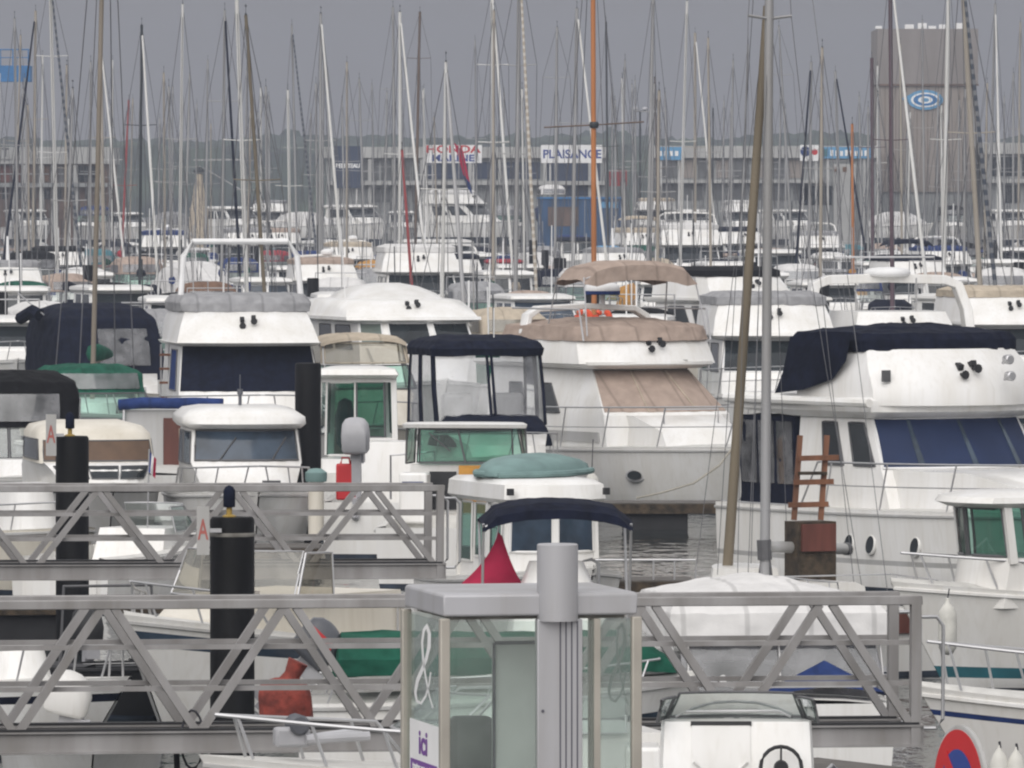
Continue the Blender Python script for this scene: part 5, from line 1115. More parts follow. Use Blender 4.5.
# sailing boats: (x, y) of masthead and foot in the picture, width, material, furled sail, spreaders, sail cover
YROWS = [13.6, 15.9, 18.2, 21.2, 24.8, 31.5]
taken = {}
def yacht(label, top, base, w, mat='mastgrey', furl=None, spr=(.5,), cover='blue', s=None, hull='gel', hmax=None, exact=False):
    pref = s or max((base[1]-HZ)/5.1, {2:13.6,3:15.9,4:18.2,5:21.2,6:24.8,7:31.5}[w]); L = 8.6
    best = None
    for r in [s] if exact else sorted(YROWS, key=lambda r: abs(math.log(r/pref))):
        if not exact and r < (base[1]-HZ)/5.4 - 1: continue
        X = (base[0]-512)/r
        if all(abs(X-q) > 2.75 for q in taken.get(r, [])): best = r; break
    if best is None: best = pref
    s = best; taken.setdefault(s, []).append((base[0]-512)/s)
    rnd = random.Random(label); hd = -90 + rnd.uniform(-9, 9)
    if furl and furl[2:3] == ('aft',): hd += 180
    b = Boat('sailing_boat', label, 'sailing boat', base[0], s, hd, 'sailing boats in the far rows')
    b.root.location += Vector((-math.cos(R(hd))*.6, -math.sin(R(hd))*.6, 0)); b.inv = (Matrix.Translation(b.root.location) @ Matrix.Rotation(b.hd, 4, 'Z')).inverted()
    k = .8 if exact else min(1.1, .85 + w*.04); b.hull(L*k, 2.7*k, 1.0, 1.2, mat=hull, tr=.7, stripes=[(.84,.92, rnd.choice(['blue','navy','signred','teal','greyhull']))])
    cr = b.house('coachroof', [(1.0,1.9*k,-1.4*k,.5,.95*k,.4),(1.38,1.6*k,-1.4*k,.5,.9*k,.35),(1.46,1.2*k,-1.3*k,.4,.7*k,.3)], 'gel')
    for sd in ('port','stbd'): b.win(cr, sd, (.15,.75,1.12,1.3), 'darkwin', frame=None)
    b.rail(.80, .55, .06, 2, r=.018); pz = 1.0
    b.part('stern_rail', MB().tube([b.sheer(.2,1,.06,0), b.sheer(.2,1,.06,.6), b.sheer(.02,1,.06,.62), b.sheer(.02,-1,.06,.62), b.sheer(.2,-1,.06,.6), b.sheer(.2,-1,.06,0)], .018, 5), 'steel')
    if cover: b.house('spray_hood', [(1.3,-1.0*k,-2.1*k,.7*k,.85*k,.25),(1.75,-1.2*k,-2.1*k,.65*k,.8*k,.25),(1.95,-1.5*k,-2.1*k,.4*k,.55*k,.15)], cover, ang=60)
    # the foot, carried down along the visible mast to deck height
    yd = HZ + s*(H-1.4); t = (yd - top[1])/(base[1]-top[1]); fx = top[0] + (base[0]-top[0])*t
    fx = max(base[0]-12, min(base[0]+12, fx))
    m_, a, c = mast_on(b, fx, yd, top, max(.06, .39*w/s), mat, True, [(f, .75, mat) for f in spr], hmax=hmax or rnd.uniform(13.5, 17.5), rigr=.013, taper=.85)
    if cover:
        b.part('boom', MB().tube([a+Vector((-.1,0,.9)), a+Vector((-3.3*k,0,1.0))], .06, 8), mat, m_)
        b.part('sail_cover', MB().rows([[a+Vector((x, r*math.cos(q), .98+r*.8+r*1.3*math.sin(q))) for q in [i*.785 for i in range(8)]] for x, r in ((-.02,.08),(-.15,.17),(-1.2,.16),(-2.3,.12),(-3.2,.07))], 0, True, True, True), cover, m_, ang=60)
    if furl:
        bx, by, mt = furl[0], furl[1], furl[-1]
        t = (HZ + s*(H-1.5) - top[1])/(by-top[1]); x2 = top[0] + (bx-top[0])*t; x2 = max(bx-14, min(bx+14, x2))
        dpt = b.root.location.y + math.sin(b.hd)*(L*k/2-.3); sb = F/dpt; q = b.loc(W(x2, sb, 1.5)); d = c - q
        b.part('furled_sail', MB().tube([q, q+d*.12, q+d*.5, q+d*.96], [.05,.068*max(1,18/s)**.5,.065*max(1,18/s)**.5,.045], 8), mt, m_)
    return b
Y = yacht
Y('sailing boat with a thin beige mast at the far left before the brown-windowed building', (21,35), (15,262), 3, 'mastbeige', None, (.55,), 'navy')
Y('sailing boat with dusky pink mast and dark furled sail at far left', (36,11), (33,262), 4, 'mastbeige', (7,235,'navy'), (.6,), 'navy')
Y('sailing boat with a slim light mast right of the dusky pink mast', (43,55), (41,226), 3, 'mastwhite', None, (.5,), 'whitecloth')
Y('sailing boat with white mast and black-striped sail furled on its stay', (51,0), (56,215), 5, 'mastwhite', (79,250,'furlstripe'), (.45,.75), 'blue')
Y('sailing boat with a plain beige mast right of the black-striped sail', (67,65), (65,248), 3, 'mastbeige', None, (.5,), 'whitecloth')
Y('sailing boat with a short thin grey mast in front of the left building', (73,88), (70,176), 2, 'mastgrey', None, (.5,), 'navy')
Y('sailing boat with stout grey-brown mast crossing in front of the navy canopy boat', (102,0), (93,365), 6, 'masttaupe', None, (), 'green', s=43.0, exact=True)
Y('sailing boat with a warm beige mast just right of the stout grey-brown mast', (100,0), (104,270), 5, 'mastbeige', (124,255,'mastwhite'), (.6,), 'green')
Y('sailing boat with a pinkish mast left of the dark green mast', (129,100), (122,250), 3, 'mastred', None, (.5,), 'red')
Y('sailing boat with a dark green-black mast, one spreader and a pale furled sail', (142,25), (140,250), 4, 'mastdark', (155,235,'mastwhite'), (.63,), 'navy')
Y('sailing boat with a slim mast left of the beige crane', (183,98), (180,220), 3, 'mastgrey', None, (.5,), 'whitecloth')
Y('sailing boat with a grey mast close left of the beige crane', (190,73), (186,220), 3, 'mastgrey', None, (.55,), 'blue')
Y('sailing boat with a grey mast and a navy sail furled on its stay', (225,10), (222,250), 4, 'mastgrey', (239,255,'navy'), (.68,), 'blue')
Y('sailing boat with the bright white mast inside the white tube frame', (237,0), (247,300), 6, 'mastwhite', None, (.55,), 'blue')
Y('sailing boat with an olive-brown leaning mast inside the white tube frame', (246,15), (265,300), 5, 'mastolive', None, (.5,), 'beige')
Y('sailing boat with a slim white mast right of the white tube frame', (288,90), (290,248), 4, 'mastwhite', None, (.5,), 'whitecloth')
Y('sailing boat with a dark blue spiral-striped sail leaning between two slim masts', (292,25), (297,248), 3, 'mastgrey', (310,190,'furlstripe'), (.5,), 'navy')
Y('sailing boat with a low grey mast left of the dark blue sign', (311,113), (309,250), 3, 'mastgrey', None, (.5,), 'whitecloth')
Y('sailing boat with a grey mast and white furled sail crossing the dark blue sign', (321,0), (320,255), 4, 'mastgrey', (337,200,'mastwhite'), (.55,), 'blue')
Y('sailing boat with thin tall grey mast at the right edge of the navy sign', (357,0), (364,235), 3, 'mastgrey', None, (.52,.78), 'blue')
Y('sailing boat with a short grey mast hiding part of the pale office front', (372,84), (374,214), 2, 'mastgrey', None, (.5,), None)
Y('sailing boat with a light mast between the dark blue sign and the brown mast', (393,7), (395,240), 4, 'mastgrey', None, (.7,), 'whitecloth')
Y('sailing boat with white mast and pale sail slanting towards the brown mast', (400,0), (400,270), 5, 'mastwhite', (415,140,'mastwhite'), (.5,), 'whitecloth')
Y('sailing boat with slender dark brown mast and short crosstree left of the red-lettered sign', (420,12), (415,262), 4, 'mastbrown', None, (.82,), 'navy')
Y('sailing boat with a bright red pole mast behind the rounded coachroof', (402,150), (412,290), 4, 'mastred', None, (), None)
Y('sailing boat with a thin white mast at the left end of the red lettered sign', (423,90), (428,220), 3, 'mastwhite', None, (.5,), 'navy')
Y('sailing boat with pale mast and grey furled sail crossing the red-lettered sign', (446,62), (443,250), 4, 'mastwhite', (459,237,'mastgrey'), (.55,), 'blue')
Y('sailing boat with white mast and leaning white sail between the lettered signs', (492,0), (495,265), 5, 'mastwhite', (511,248,'mastwhite'), (.5,.75), 'whitecloth')
Y('sailing boat with stout grey mast and beige-striped furled sail left of the blue-lettered sign', (519,0), (516,250), 6, 'mastgrey', (535,270,'furlbeige'), (.45,.7), 'beige')
Y('sailing boat with a dark round radar disc on its mast before the blue-lettered sign', (557,27), (555,255), 4, 'mastgrey', None, (.8,), 'whitecloth')
Y('sailing boat with a pale mast just left of the orange mast', (577,0), (573,248), 5, 'mastgrey', (604,237,'mastwhite'), (.6,), 'blue')
ob = Y('sailing boat with the bright orange wooden mast and long crosstree in the centre', (593,0), (594,285), 7, 'mastorange', None, (), 'beige', s=31.5)
for o in list(ob.root.children):
    if o.name.split('.')[0] == 'mast':
        zt = Z(125, ob.s); q = ob.loc(W(594, ob.s, zt)); ob.part('crosstree', MB().tube([q+Vector((0,1.6,.1)), q, q+Vector((0,-1.6,-.08))], .028, 6), 'mastbrown', o); ob.part('mast_collar', MB().lathe([(.13,-.1),(.16,0),(.13,.1)], q, n=10), 'mastdark', o)
Y('sailing boat with a thin straight dark mast just right of the orange mast', (606,22), (608,255), 3, 'mastdark', None, (.5,), 'navy')
Y('sailing boat with a grey mast beside the street lamp', (653,0), (648,255), 5, 'mastgrey', None, (.6,), 'whitecloth')
Y('sailing boat with a thin brownish mast right of the street lamp', (655,77), (657,235), 2, 'mastbrown', None, (.5,), None)
Y('sailing boat with bright white mast before the pale blue shop sign', (687,0), (680,262), 4, 'mastwhite', None, (.5,), 'whitecloth')
Y('sailing boat with a light brown mast and white sail leaning to the right', (695,33), (695,270), 4, 'mastbeige', (717,248,'mastwhite'), (.52,), 'ochre')
Y('sailing boat with a faint grey mast left of the leaning olive wooden mast', (748,44), (742,210), 3, 'mastgrey', None, (.5,), 'blue')
Y('sailing boat with a short dark mast before the pale shop front', (713,108), (713,215), 2, 'mastdark', None, (.5,), None)
Y('sailing boat with a slim grey mast right of the pale aluminium mast', (777,0), (791,233), 3, 'mastgrey', None, (.5,.8), 'navy')
Y('sailing boat with slanting black furled sail left of the blue shop sign', (811,62), (809,270), 4, 'mastgrey', (799,222,'navy'), (.6,), 'whitecloth')
Y('sailing boat with a grey mast and navy furled sail crossing the blue shop sign', (833,0), (840,233), 4, 'mastgrey', (860,204,'navy'), (.55,), 'blue')
Y('sailing boat with a low orange-brown mast in front of the blue shop sign', (852,124), (853,272), 4, 'mastorange', None, (), 'ochre')
Y('sailing boat with dark purple-brown mast along the left side of the tall building', (871,0), (873,262), 5, 'mastpurple', None, (.6,), 'navy')
Y('sailing boat with thin white mast against the left side of the tall building', (877,0), (878,233), 3, 'mastwhite', None, (.5,), None)
Y('sailing boat with a dark grey mast and wide crosstree before the oval emblem', (890,0), (892,255), 6, 'mastpurple', (918,219,'mastwhite'), (.5,), 'navy')
Y('sailing boat with a stout white mast right of the oval emblem', (948,0), (944,248), 6, 'mastwhite', None, (.48,), 'whitecloth')
Y('sailing boat with thick cream mast and dark striped sail right of the tall building', (963,0), (981,300), 7, 'mastbeige', (990,240,'furlstripe'), (.55,), 'beige')
Y('sailing boat with a grey mast in front of the right edge building', (995,4), (988,252), 4, 'mastgrey', (1001,237,'mastwhite'), (.5,), 'blue')
Y('sailing boat with a thin grey mast near the right edge', (1013,73), (1013,252), 3, 'mastgrey', None, (.5,), 'navy')
Y('sailing boat with a beige mast cut by the right edge', (1020,22), (1018,248), 3, 'mastbeige', None, (.55,), 'whitecloth')
Y('sailing boat with a grey mast just left of the navy furled sail', (208,60), (206,225), 3, 'mastgrey', None, (.5,), 'blue')
Y('sailing boat with thin white mast between the grey-brown and the dark green masts', (113,60), (112,226), 2, 'mastwhite', None, (.5,), None)
Y('thin-masted sailing boat before the pale gap between the two lettered signs', (475,40), (477,235), 2, 'mastgrey', None, (.55,), None)
Y('sailing boat with a thin grey mast behind the blue workshop roof', (625,60), (622,215), 2, 'mastgrey', None, (.5,), None)
Y('sailing boat with a thin grey mast right of the light brown mast', (733,60), (731,212), 2, 'mastgrey', None, (.5,), None)
Y('thin-masted sailing boat between the oval emblem and the stout white mast', (922,20), (924,215), 2, 'mastgrey', None, (.55,), None)

# thin bare masts of the farthest row: nothing tells these apart
for i, (x, y) in enumerate(((28,78),(88,102),(158,118),(172,86),(258,112),(270,96),(330,72),(345,100),(384,92),(490,76),(503,92),(612,88),(616,100),(634,84),(668,92),(706,84),(722,100),(757,92),(770,84),(786,108),(822,92),(862,96),(905,104),(936,92),(958,100),(1004,96))):
    b = Boat('sailing_boat', 'distant sailing boat with a bare thin grey mast in the far crowd of masts', 'sailing boat', x, 12.95 if i % 2 else 13.3, -90 + (i*37 % 20) - 10, 'distant sailing boats in the crowd of masts')
    b.hull(7.2, 2.3, .95, 1.15, tr=.7); b.house('coachroof', [(.9,1.6,-1.4,.45,.85,.4),(1.38,1.3,-1.4,.4,.7,.3)], 'gel')
    mast_on(b, x, HZ + b.s*(H-1.4), (x + (i*13 % 7) - 3, y), .085, 'mastgrey', True, [(.55,.7,'mastgrey')], rigr=.014, taper=.8)

# small craft filling the gaps of the far rows: tried at several distances until clear of the others
def spans():
    r = []
    for o in COL.objects:
        if o.parent is None and o.get('category') and o.location.y > 240:
            h = [c for c in o.children if c.name.split('.')[0] == 'hull']
            if h:
                v = h[0].data.vertices; r.append((o.location.xy, Vector((math.cos(o.rotation_euler.z), math.sin(o.rotation_euler.z))), max(q.co.x for q in v), max(q.co.y for q in v)))
    return r
SP = spans()
def clear(x, y, hd, l, w):
    c, d = Vector((x, y)), Vector((math.cos(hd), math.sin(hd)))
    for c2, d2, l2, w2 in SP:
        if (c - c2).length > l + l2 + 4: continue
        for i in range(-3, 4):
            for j in range(-3, 4):
                if ((c + d*l*i/3) - (c2 + d2*l2*j/3)).length < w + w2 + .25: return False
    return True
def fit(px, srange, hd, l, w):
    for s in srange:
        for dx in (0, 9, -9, 18, -18, 27, -27):
            x, y = (px + dx - 512)/s, F/s
            if y < 634 and clear(x, y, R(hd), l, w):
                SP.append((Vector((x, y)), Vector((math.cos(R(hd)), math.sin(R(hd)))), l, w)); return px + dx, s
    return None
S_A = (13.9,14.4,14.9,15.4,16.3,16.9,17.6,18.5,19.3,20.3,22.0,23.0,25.5)
MARKS = [(18,'at the far left edge'),(62,'in front of the brown glazed building'),(112,'below the dark green mast'),(160,'left of the beige crane'),(205,'right of the beige crane'),(255,'behind the white tube frame'),(305,'left of the dark blue sign'),(345,'below the dark blue sign'),(392,'left of the slender brown mast'),(440,'below the red-lettered sign'),(490,'between the two lettered signs'),(535,'left of the orange mast'),(640,'below the street lamp'),(690,'below the pale blue sign'),(735,'left of the olive wooden mast'),(785,'right of the pale aluminium mast'),(830,'below the long blue shop sign'),(880,'at the left foot of the tall building'),(930,'below the oval emblem'),(985,'right of the tall building')]
i = 0
for px, mk in MARKS:
    for kind in range(3):
        i += 1; hd = -90 + (i*53 % 44) - 22; k = .8 + (i*7 % 5)*.06
        f = fit(px + (i*29 % 31) - 15, S_A[(i*5) % 7:] + S_A[:(i*5) % 7], hd, 4.0*k, 1.5*k)
        if not f: continue
        col, cn = [('red','crimson'),('teal','turquoise'),('greycloth','grey'),('blue','royal blue'),('tan','tan'),('green','dark green'),('whitecloth','white'),('navy','navy')][i % 8]
        if kind == 0: st, lab, kw = 'canopy', 'little cruiser with a %s hood %s' % (cn, mk), dict(canvas=col, k=k)
        elif kind == 1: st, lab, kw = 'pilot', 'little wheelhouse boat with %s-painted roof %s' % (cn, mk), dict(roof=col, k=k, hull='gel2')
        else: st, lab, kw = 'tarp', 'little boat covered up under a %s tarpaulin %s' % (cn, mk), dict(canvas=col, k=k)
        far(f[0], f[1], hd, st, lab, **kw)

for i in range(64):
    px = 8 + (i*389) % 1010
    if 412 < px < 492 or 530 < px < 612: continue
    f = fit(px, (S_A + (13.3,12.95))[(i*3) % 9:] + S_A, -88, 3.4, 1.2)
    if not f: continue
    b = Boat('sailing_boat', 'distant sailing boat with a bare thin grey mast in the far crowd of masts', 'sailing boat', f[0], f[1], -88, 'distant sailing boats in the crowd of masts')
    b.hull(6.8, 2.2, .95, 1.15, tr=.7); b.house('coachroof', [(.9,1.6,-1.4,.45,.8,.4),(1.38,1.3,-1.4,.4,.65,.3)], 'gel')
    hm_ = 10.3 + (i*31 % 17)*.28
    mast_on(b, f[0], HZ + b.s*(H-1.4), (f[0] + (i*13 % 9) - 4, HZ - b.s*(hm_-H)), .07, ['mastgrey','mastwhite','mastgrey','mastbeige'][i % 4], True, [(.55,.7,'mastgrey')], rigr=.014, taper=.8)
    if i % 3: b.part('sail_cover', MB().tube([(.2,0,2.3),(-1.2,0,2.35),(-2.6,0,2.25)], [.17,.16,.08], 7), ['blue','whitecloth','navy','green'][i % 4])

# ------------------------------------------------------------------ far quay, buildings, signs
gq = MB().box(-420, 420, 645, 1825, -3, 2.0); tag(gq.build('far_quay', 'concrete'), kind='structure')
yd = MB(); yd.add([(-420,646,2.004),(420,646,2.004),(420,1825,2.004),(-420,1825,2.004)], [(0,1,2,3)]); tag(yd.build('yard_ground', 'yard'), kind='structure')
SB = 12.0
def bld(label, px0, px1, ytop, depth=14, s=SB, wall='wall', name='building'):
    x0, x1 = (px0-512)/s, (px1-512)/s; y = F/s
    o = thing(name, label, 'building', Vector(((x0+x1)/2, y, 2.0)), 0)
    o['_'] = 0; del o['_']
    w = x1 - x0; h = Z(ytop, s) - 2
    return o, (lambda px: (px-512)/s - (x0+x1)/2), (lambda yy: Z(yy, s) - 2), w, h
def bwall(o, x0, x1, z0, z1, y0, y1, mat, name='wall'): return MB().box(x0, x1, y0, y1, z0, z1).build(name, mat, o)
# left building
o, X, Zb, w, h = bld('long low building with brown glazing and a pale fascia at left', -60, 109, 146)
wl = bwall(o, -w/2, w/2, 0, Zb(164), 0, 14, 'wallbrown'); bwall(o, -w/2-.2, w/2+.2, Zb(164)+.003, Zb(147), -.6, 14.2, 'wall', 'fascia')
for a, c, m in ((-20,14,'doorwood'),(18,25,'doorwood'),(27,33,'brown'),(35,41,'frame'),(43,49,'brown'),(58,64,'frame'),(66,74,'wall2'),(78,98,'darkwin')):
    f = MB().box(X(a), X(c), -.08, -.01, Zb(182), Zb(166)).build('window', m, o); MB().box(X(a), X(c), -.12, -.085, Zb(174)-.05, Zb(174)+.05).build('frame', 'wall2', f)
bwall(o, -w/2+.1, w/2-.1, Zb(187), Zb(183), -.9, -.015, 'wall2', 'balcony_slab')
for a in (2, 17, 26, 44, 56, 70, 85): MB().box(X(a), X(a+6), -.08, -.01, Zb(199), Zb(189)).build('window', 'darkwin', o)
for a in (15.5, 26, 42, 54, 76, 100): MB().box(X(a)-.2, X(a)+.2, -.5, -.1, 0, Zb(165)).build('column', 'wall', o)
sg = MB().box(X(1), X(12), -.75, -.62, Zb(159), Zb(147)).build('sign_board', 'wall', o); text('T', 1.0, 'frame', sg, 'lettering', (X(6), -.77, Zb(153)), (R(90),0,0), .01, .02)
# middle building
o, X, Zb, w, h = bld('pale two-storey office building behind the red lettered sign', 326, 606, 147, wall='wall')
bwall(o, -w/2, w/2, 0, Zb(158), 0, 14, 'wall2'); bwall(o, -w/2-.2, w/2+.2, Zb(158)+.003, Zb(147), -.6, 14.2, 'wall', 'fascia')
bwall(o, -w/2+.1, w/2-.1, Zb(185), Zb(181), -.9, -.015, 'wall', 'balcony_slab')
for a, c in ((362,368),(372,379),(381,391),(396,402),(404,410),(413,420)): MB().box(X(a), X(c), -.08, -.01, Zb(180), Zb(161)).build('window', 'farwin', o)
for a, c in ((372,380),(382,390),(400,408),(412,420),(430,440)): MB().box(X(a), X(c), -.08, -.01, Zb(202), Zb(188)).build('window', 'farwin', o)
dk = MB().box(X(428), X(540), -.08, -.01, Zb(179), Zb(162)).build('window', 'signnavy', o); MB().box(X(545), X(600), -.08, -.01, Zb(196), Zb(163)).build('window', 'signnavy', o)
for a in (370, 394, 422, 470, 500, 545, 590): MB().box(X(a)-.15, X(a)+.15, -.5, -.1, 0, Zb(159)).build('column', 'wall', o)
def sign(name, label, px0, px1, y0, y1, mat, lines, s=12.15, posts=True):
    q = W((px0+px1)/2, s, 2.0); t = thing(name, label, 'sign', q); w = (px1-px0)/s; zt, zb = Z(y0,s)-2, Z(y1,s)-2
    bd = MB().box(-w/2, w/2, -.08, .08, zb, zt).build('board', mat, t)
    for x in (-w*.35, w*.35): MB().box(x-.08, x+.08, .09, .22, 0, zt-.1).build('post', 'alu', t)
    for tx, x, yy, size, m, sx in lines: text(tx, size, m, bd, 'lettering', ((x-(px0+px1)/2)/s, -.092, Z(yy,s)-2), (R(90),0,0), .006, .022, sx)
    return t, bd, w
sign('shop_sign', 'white sign with a red word above a dark blue word', 424, 482, 145, 163, 'white', [('HONDA', 453, 149.6, .84, 'signred', 1.42), ('MARINE', 453, 158.4, .76, 'signblue', 1.30)])
sign('shop_sign', 'white sign with one dark blue word left of the orange mast', 541, 602, 145, 163, 'white', [('PLAISANCE', 572, 154.5, .98, 'signblue', .98)])
sign('shop_sign', 'tall dark blue panel sign with a small white word', 334, 361, 146, 188, 'signnavy', [('BENETEAU', 348, 166, .48, 'white', .85)])
_t, bd, w_ = sign('shop_sign', 'small pale blue and white sign right of the street lamp', 657, 683, 147, 160, 'skyblue', [])
for i in range(4): MB().box(-.95+.45*i, -.68+.45*i, -.095, -.082, Z(156,12.15)-2, Z(151,12.15)-2).build('lettering', 'white', bd)
# right building
o, X, Zb, w, h = bld('low shop building with a long pale fascia left of the tall building', 656, 876, 145)
bwall(o, -w/2, w/2, 0, Zb(158), 0, 14, 'wall2'); bwall(o, -w/2-.2, w/2+.2, Zb(158)+.003, Zb(146), -.6, 14.2, 'wall', 'fascia')
for a in range(662, 800, 18): MB().box(X(a), X(a+15), -.08, -.01, Zb(178), Zb(160)).build('window', 'farwin' if a % 4 else 'towerwall', o)
for a in range(662, 800, 22): MB().box(X(a), X(a+18), -.08, -.01, Zb(200), Zb(184)).build('window', 'farwin', o)
bwall(o, -w/2+.1, X(826), Zb(183), Zb(180), -.9, -.015, 'wall', 'balcony_slab')
MB().box(X(800), X(832), -.08, -.01, Zb(205), Zb(186)).build('window', 'darkwin', o); bwall(o, X(833), X(855), 0, Zb(164), -1.2, -.09, 'wall', 'stair_block')
for a, c in ((834,838),(842,846),(850,853)): MB().box(X(a), X(c), -1.26, -1.21, Zb(172), Zb(167)).build('window', 'brown', o)
_t, bd, w_ = sign('shop_sign', 'long bright blue shop sign with white lettering beside the tall building', 820, 872, 147, 158.5, 'skyblue', [])
MB().box(-w_/2+.12, -w_/2+.6, -.094, -.082, Z(156.5,12.15)-2, Z(149,12.15)-2).build('panel', 'teal', bd)
for i in range(8): MB().box(-1.3+.4*i, -1.06+.4*i, -.096, -.082, Z(156,12.15)-2, Z(150+(i*37 % 3)*.5,12.15)-2).build('lettering', 'white', bd)
t, bd, w_ = sign('shop_sign', 'round blue and red emblem boards left of the long blue shop sign', 800, 819, 145, 161, 'white', [])
MB().lathe([(.42,-.1),(.42,-.082)], (-.35,0,Z(151.5,12.15)-2), 'y', 20).build('emblem', 'blue', bd); MB().lathe([(.25,-.1),(.25,-.082)], (.42,0,Z(152,12.15)-2), 'y', 16).build('emblem', 'signred', bd)
# tall building
o, X, Zb, w, h = bld('tall windowless beige tower block with a blue oval emblem', 879, 976, 28, name='tower_building', s=11.8)
bwall(o, -w/2, w/2, Zb(192), Zb(84), 0, 12, 'towerwall'); bwall(o, -w/2-.15, w/2+.15, Zb(84)+.003, Zb(29), -.15, 12.15, 'towertop', 'upper_storey'); bwall(o, -w/2+.3, w/2-.3, 0, Zb(192)-.003, .2, 11.8, 'wall2', 'base')
for i in range(9): MB().box(-w/2+.5+i*(w-1)/8-.02, -w/2+.5+i*(w-1)/8+.02, -.03, -.004, Zb(192), Zb(85)).build('panel_joint', 'wallbrown', o)
bwall(o, -w/2-.2, w/2+.2, Zb(86), Zb(84), -.22, -.155, 'wallbrown', 'ledge')
for i, x in enumerate((-4.0,-1.4,-.2,.5,1.5,3.0)):
    u = MB().box(x-.3-.1*(i%3), x+.25+.1*(i%2), 2.7, 3.3, h-.02, h+.22+.12*(i%3)); u.build('roof_vent', 'white', o)
ez = Zb(100); ov = lambda rx, rz, y0, y1: [[(X(925)+rx*k*math.cos(a), y, ez+rz*k*math.sin(a)) for a in [i*.2618 for i in range(24)]] for k, y in ((1,y0),(1,y1))]
e1 = MB().rows(ov(1.5,.85,-.14,-.01), 0, True, True, True).build('emblem', 'skyblue', o)
for rx, rz, y, m in ((1.22,.62,-.16,'white'),(1.02,.50,-.18,'craneblue'),(.62,.30,-.2,'white'),(.3,.17,-.22,'skyblue')): MB().rows(ov(rx,rz,y,y+.019), 0, True, True, True).build('emblem_ring', m, e1)
MB().rows([[(X(925)-2.0,-.145,ez+.1),(X(925)-1.2,-.145,ez+.5),(X(925)-1.2,-.145,ez-.35)],[(X(925)-2.0,-.02,ez+.1),(X(925)-1.2,-.02,ez+.5),(X(925)-1.2,-.02,ez-.35)]], 0, True, True, True).build('emblem_tail', 'skyblue', e1)
# right edge building
o, X, Zb, w, h = bld('pale flat-roofed building with large dark windows at the right edge', 984, 1090, 142, s=11.9)
bwall(o, -w/2, w/2, 0, Zb(154), 0, 12, 'wall2'); bwall(o, -w/2-.2, w/2+.2, Zb(154)+.003, Zb(143), -.5, 12.2, 'wall', 'fascia')
for a, c, y0, y1 in ((992,1000,157,176),(1001,1017,157,176),(1022,1040,157,176),(1003,1020,185,203),(1024,1040,185,203)): MB().box(X(a), X(c), -.08, -.01, Zb(y1), Zb(y0)).build('window', 'darkwin', o)
bwall(o, -w/2+.1, w/2-.1, Zb(183), Zb(179), -.7, -.015, 'wall', 'balcony_slab')
# blue workshop, container, lamp, crane, blue platform
o, X, Zb, w, h = bld('bright blue corrugated workshop with a dark opening', 538, 622, 199, s=12.9, name='workshop')
h = Zb(199); bwall(o, -w/2, w/2, 0, h, 0, 7, 'containerblue'); bwall(o, -w/2-.1, w/2+.1, h+.003, h+.15, -.1, 7.1, 'craneblue', 'roof'); MB().box(X(548), X(578), -.06, -.005, Zb(226), Zb(207)).build('opening', 'wallbrown', o); MB().box(X(600), X(618), -.06, -.005, Zb(208), Zb(202)).build('window', 'skyblue', o)
ct = thing('shipping_container', 'small red container on a rack behind the blue workshop', 'container', W(618, 12.4, 2.0)); z0 = Z(186,12.4)-2
MB().box(-.7,.7,-.8,1.6,z0,Z(170,12.4)-2).build('box', 'containerred', ct)
for x in (-.6,.6): MB().box(x-.08,x+.08,-.7,-.5,0,z0-.003).build('leg', 'frame', ct)
b = Boat('motorboat', 'white-topped blue boat parked ashore on the quay above the blue workshop', 'motorboat', 553, 12.3, -85, None, 4.2); far_canopy(b, 1.0, 'whitecloth', 'blue')
cr_ = thing('boat_cradle', 'steel cradle under the white-topped blue boat', 'boat cradle', W(553, 12.3, 2.0)); 
for x, y in ((-.8,-2),(.8,-2),(-.8,2),(.8,2)): MB().bar((x,y,0), (x*.9,y,2.35), .12, .12).build('leg', 'frame', cr_)
for y in (-2,2): MB().box(-.95,.95,y-.08,y+.08,2.2,2.3).build('cross_beam', 'frame', cr_)
b = Boat('motor_yacht', 'big white motor yacht standing ashore on the quay beneath the red lettered sign', 'motor yacht', 468, 12.5, -35, None, 2.75); far_fly(b, 1.05, 'whitecloth', ar=False, rail=False)
cr_ = thing('boat_cradle', 'steel cradle under the big white yacht on the quay', 'boat cradle', W(468, 12.5, 2.0), R(-35))
for x, y in ((-2.5,-1),(-2.5,1),(1.5,-.9),(1.5,.9)): MB().bar((x,y,0), (x,y*.8,.9), .14, .14).build('leg', 'frame', cr_)
lp = thing('street_lamp', 'dark street lamp with two small heads between the orange mast and the pale blue sign', 'street lamp', W(640, 12.2, 2.0)); zl = Z(112,12.2)-2
MB().lathe([(.11,0),(.08,zl)], n=10).build('pole', 'mastdark', lp); MB().box(-.5,.5,-.15,.15,zl,zl+.12).build('crossarm', 'mastdark', lp)
for x in (-.4,.4): MB().lathe([(.1,zl+.12),(.26,zl+.2),(.22,zl+.36),(.05,zl+.42)], (x,0,0), n=10).build('lamp_head', 'enginegrey', lp)
ck = thing('dock_crane', 'beige tapered crane pedestal with a dark head at left behind the flybridge', 'crane', W(199, 13.2, 2.0)); zc = Z(174,13.2)-2
MB().lathe([(.75,0),(.75,.3),(.72,Z(209,13.2)-2),(.55,Z(204,13.2)-2),(.26,zc)], n=16).build('pedestal', 'beige', ck)
hd_ = MB().lathe([(.2,zc),(.42,zc+.1),(.42,zc+.3),(.2,zc+.5),(.06,zc+.6)], n=14).build('head', 'mastdark', ck); MB().bar((-.4,0,zc+1.05), (3.2,0,zc+1.1), .1, .12).build('boom', 'mastgrey', hd_); MB().bar((.3,0,zc+.5), (3.2,0,-1.2+zc), .08, .08).build('stay_arm', 'mastgrey', hd_)
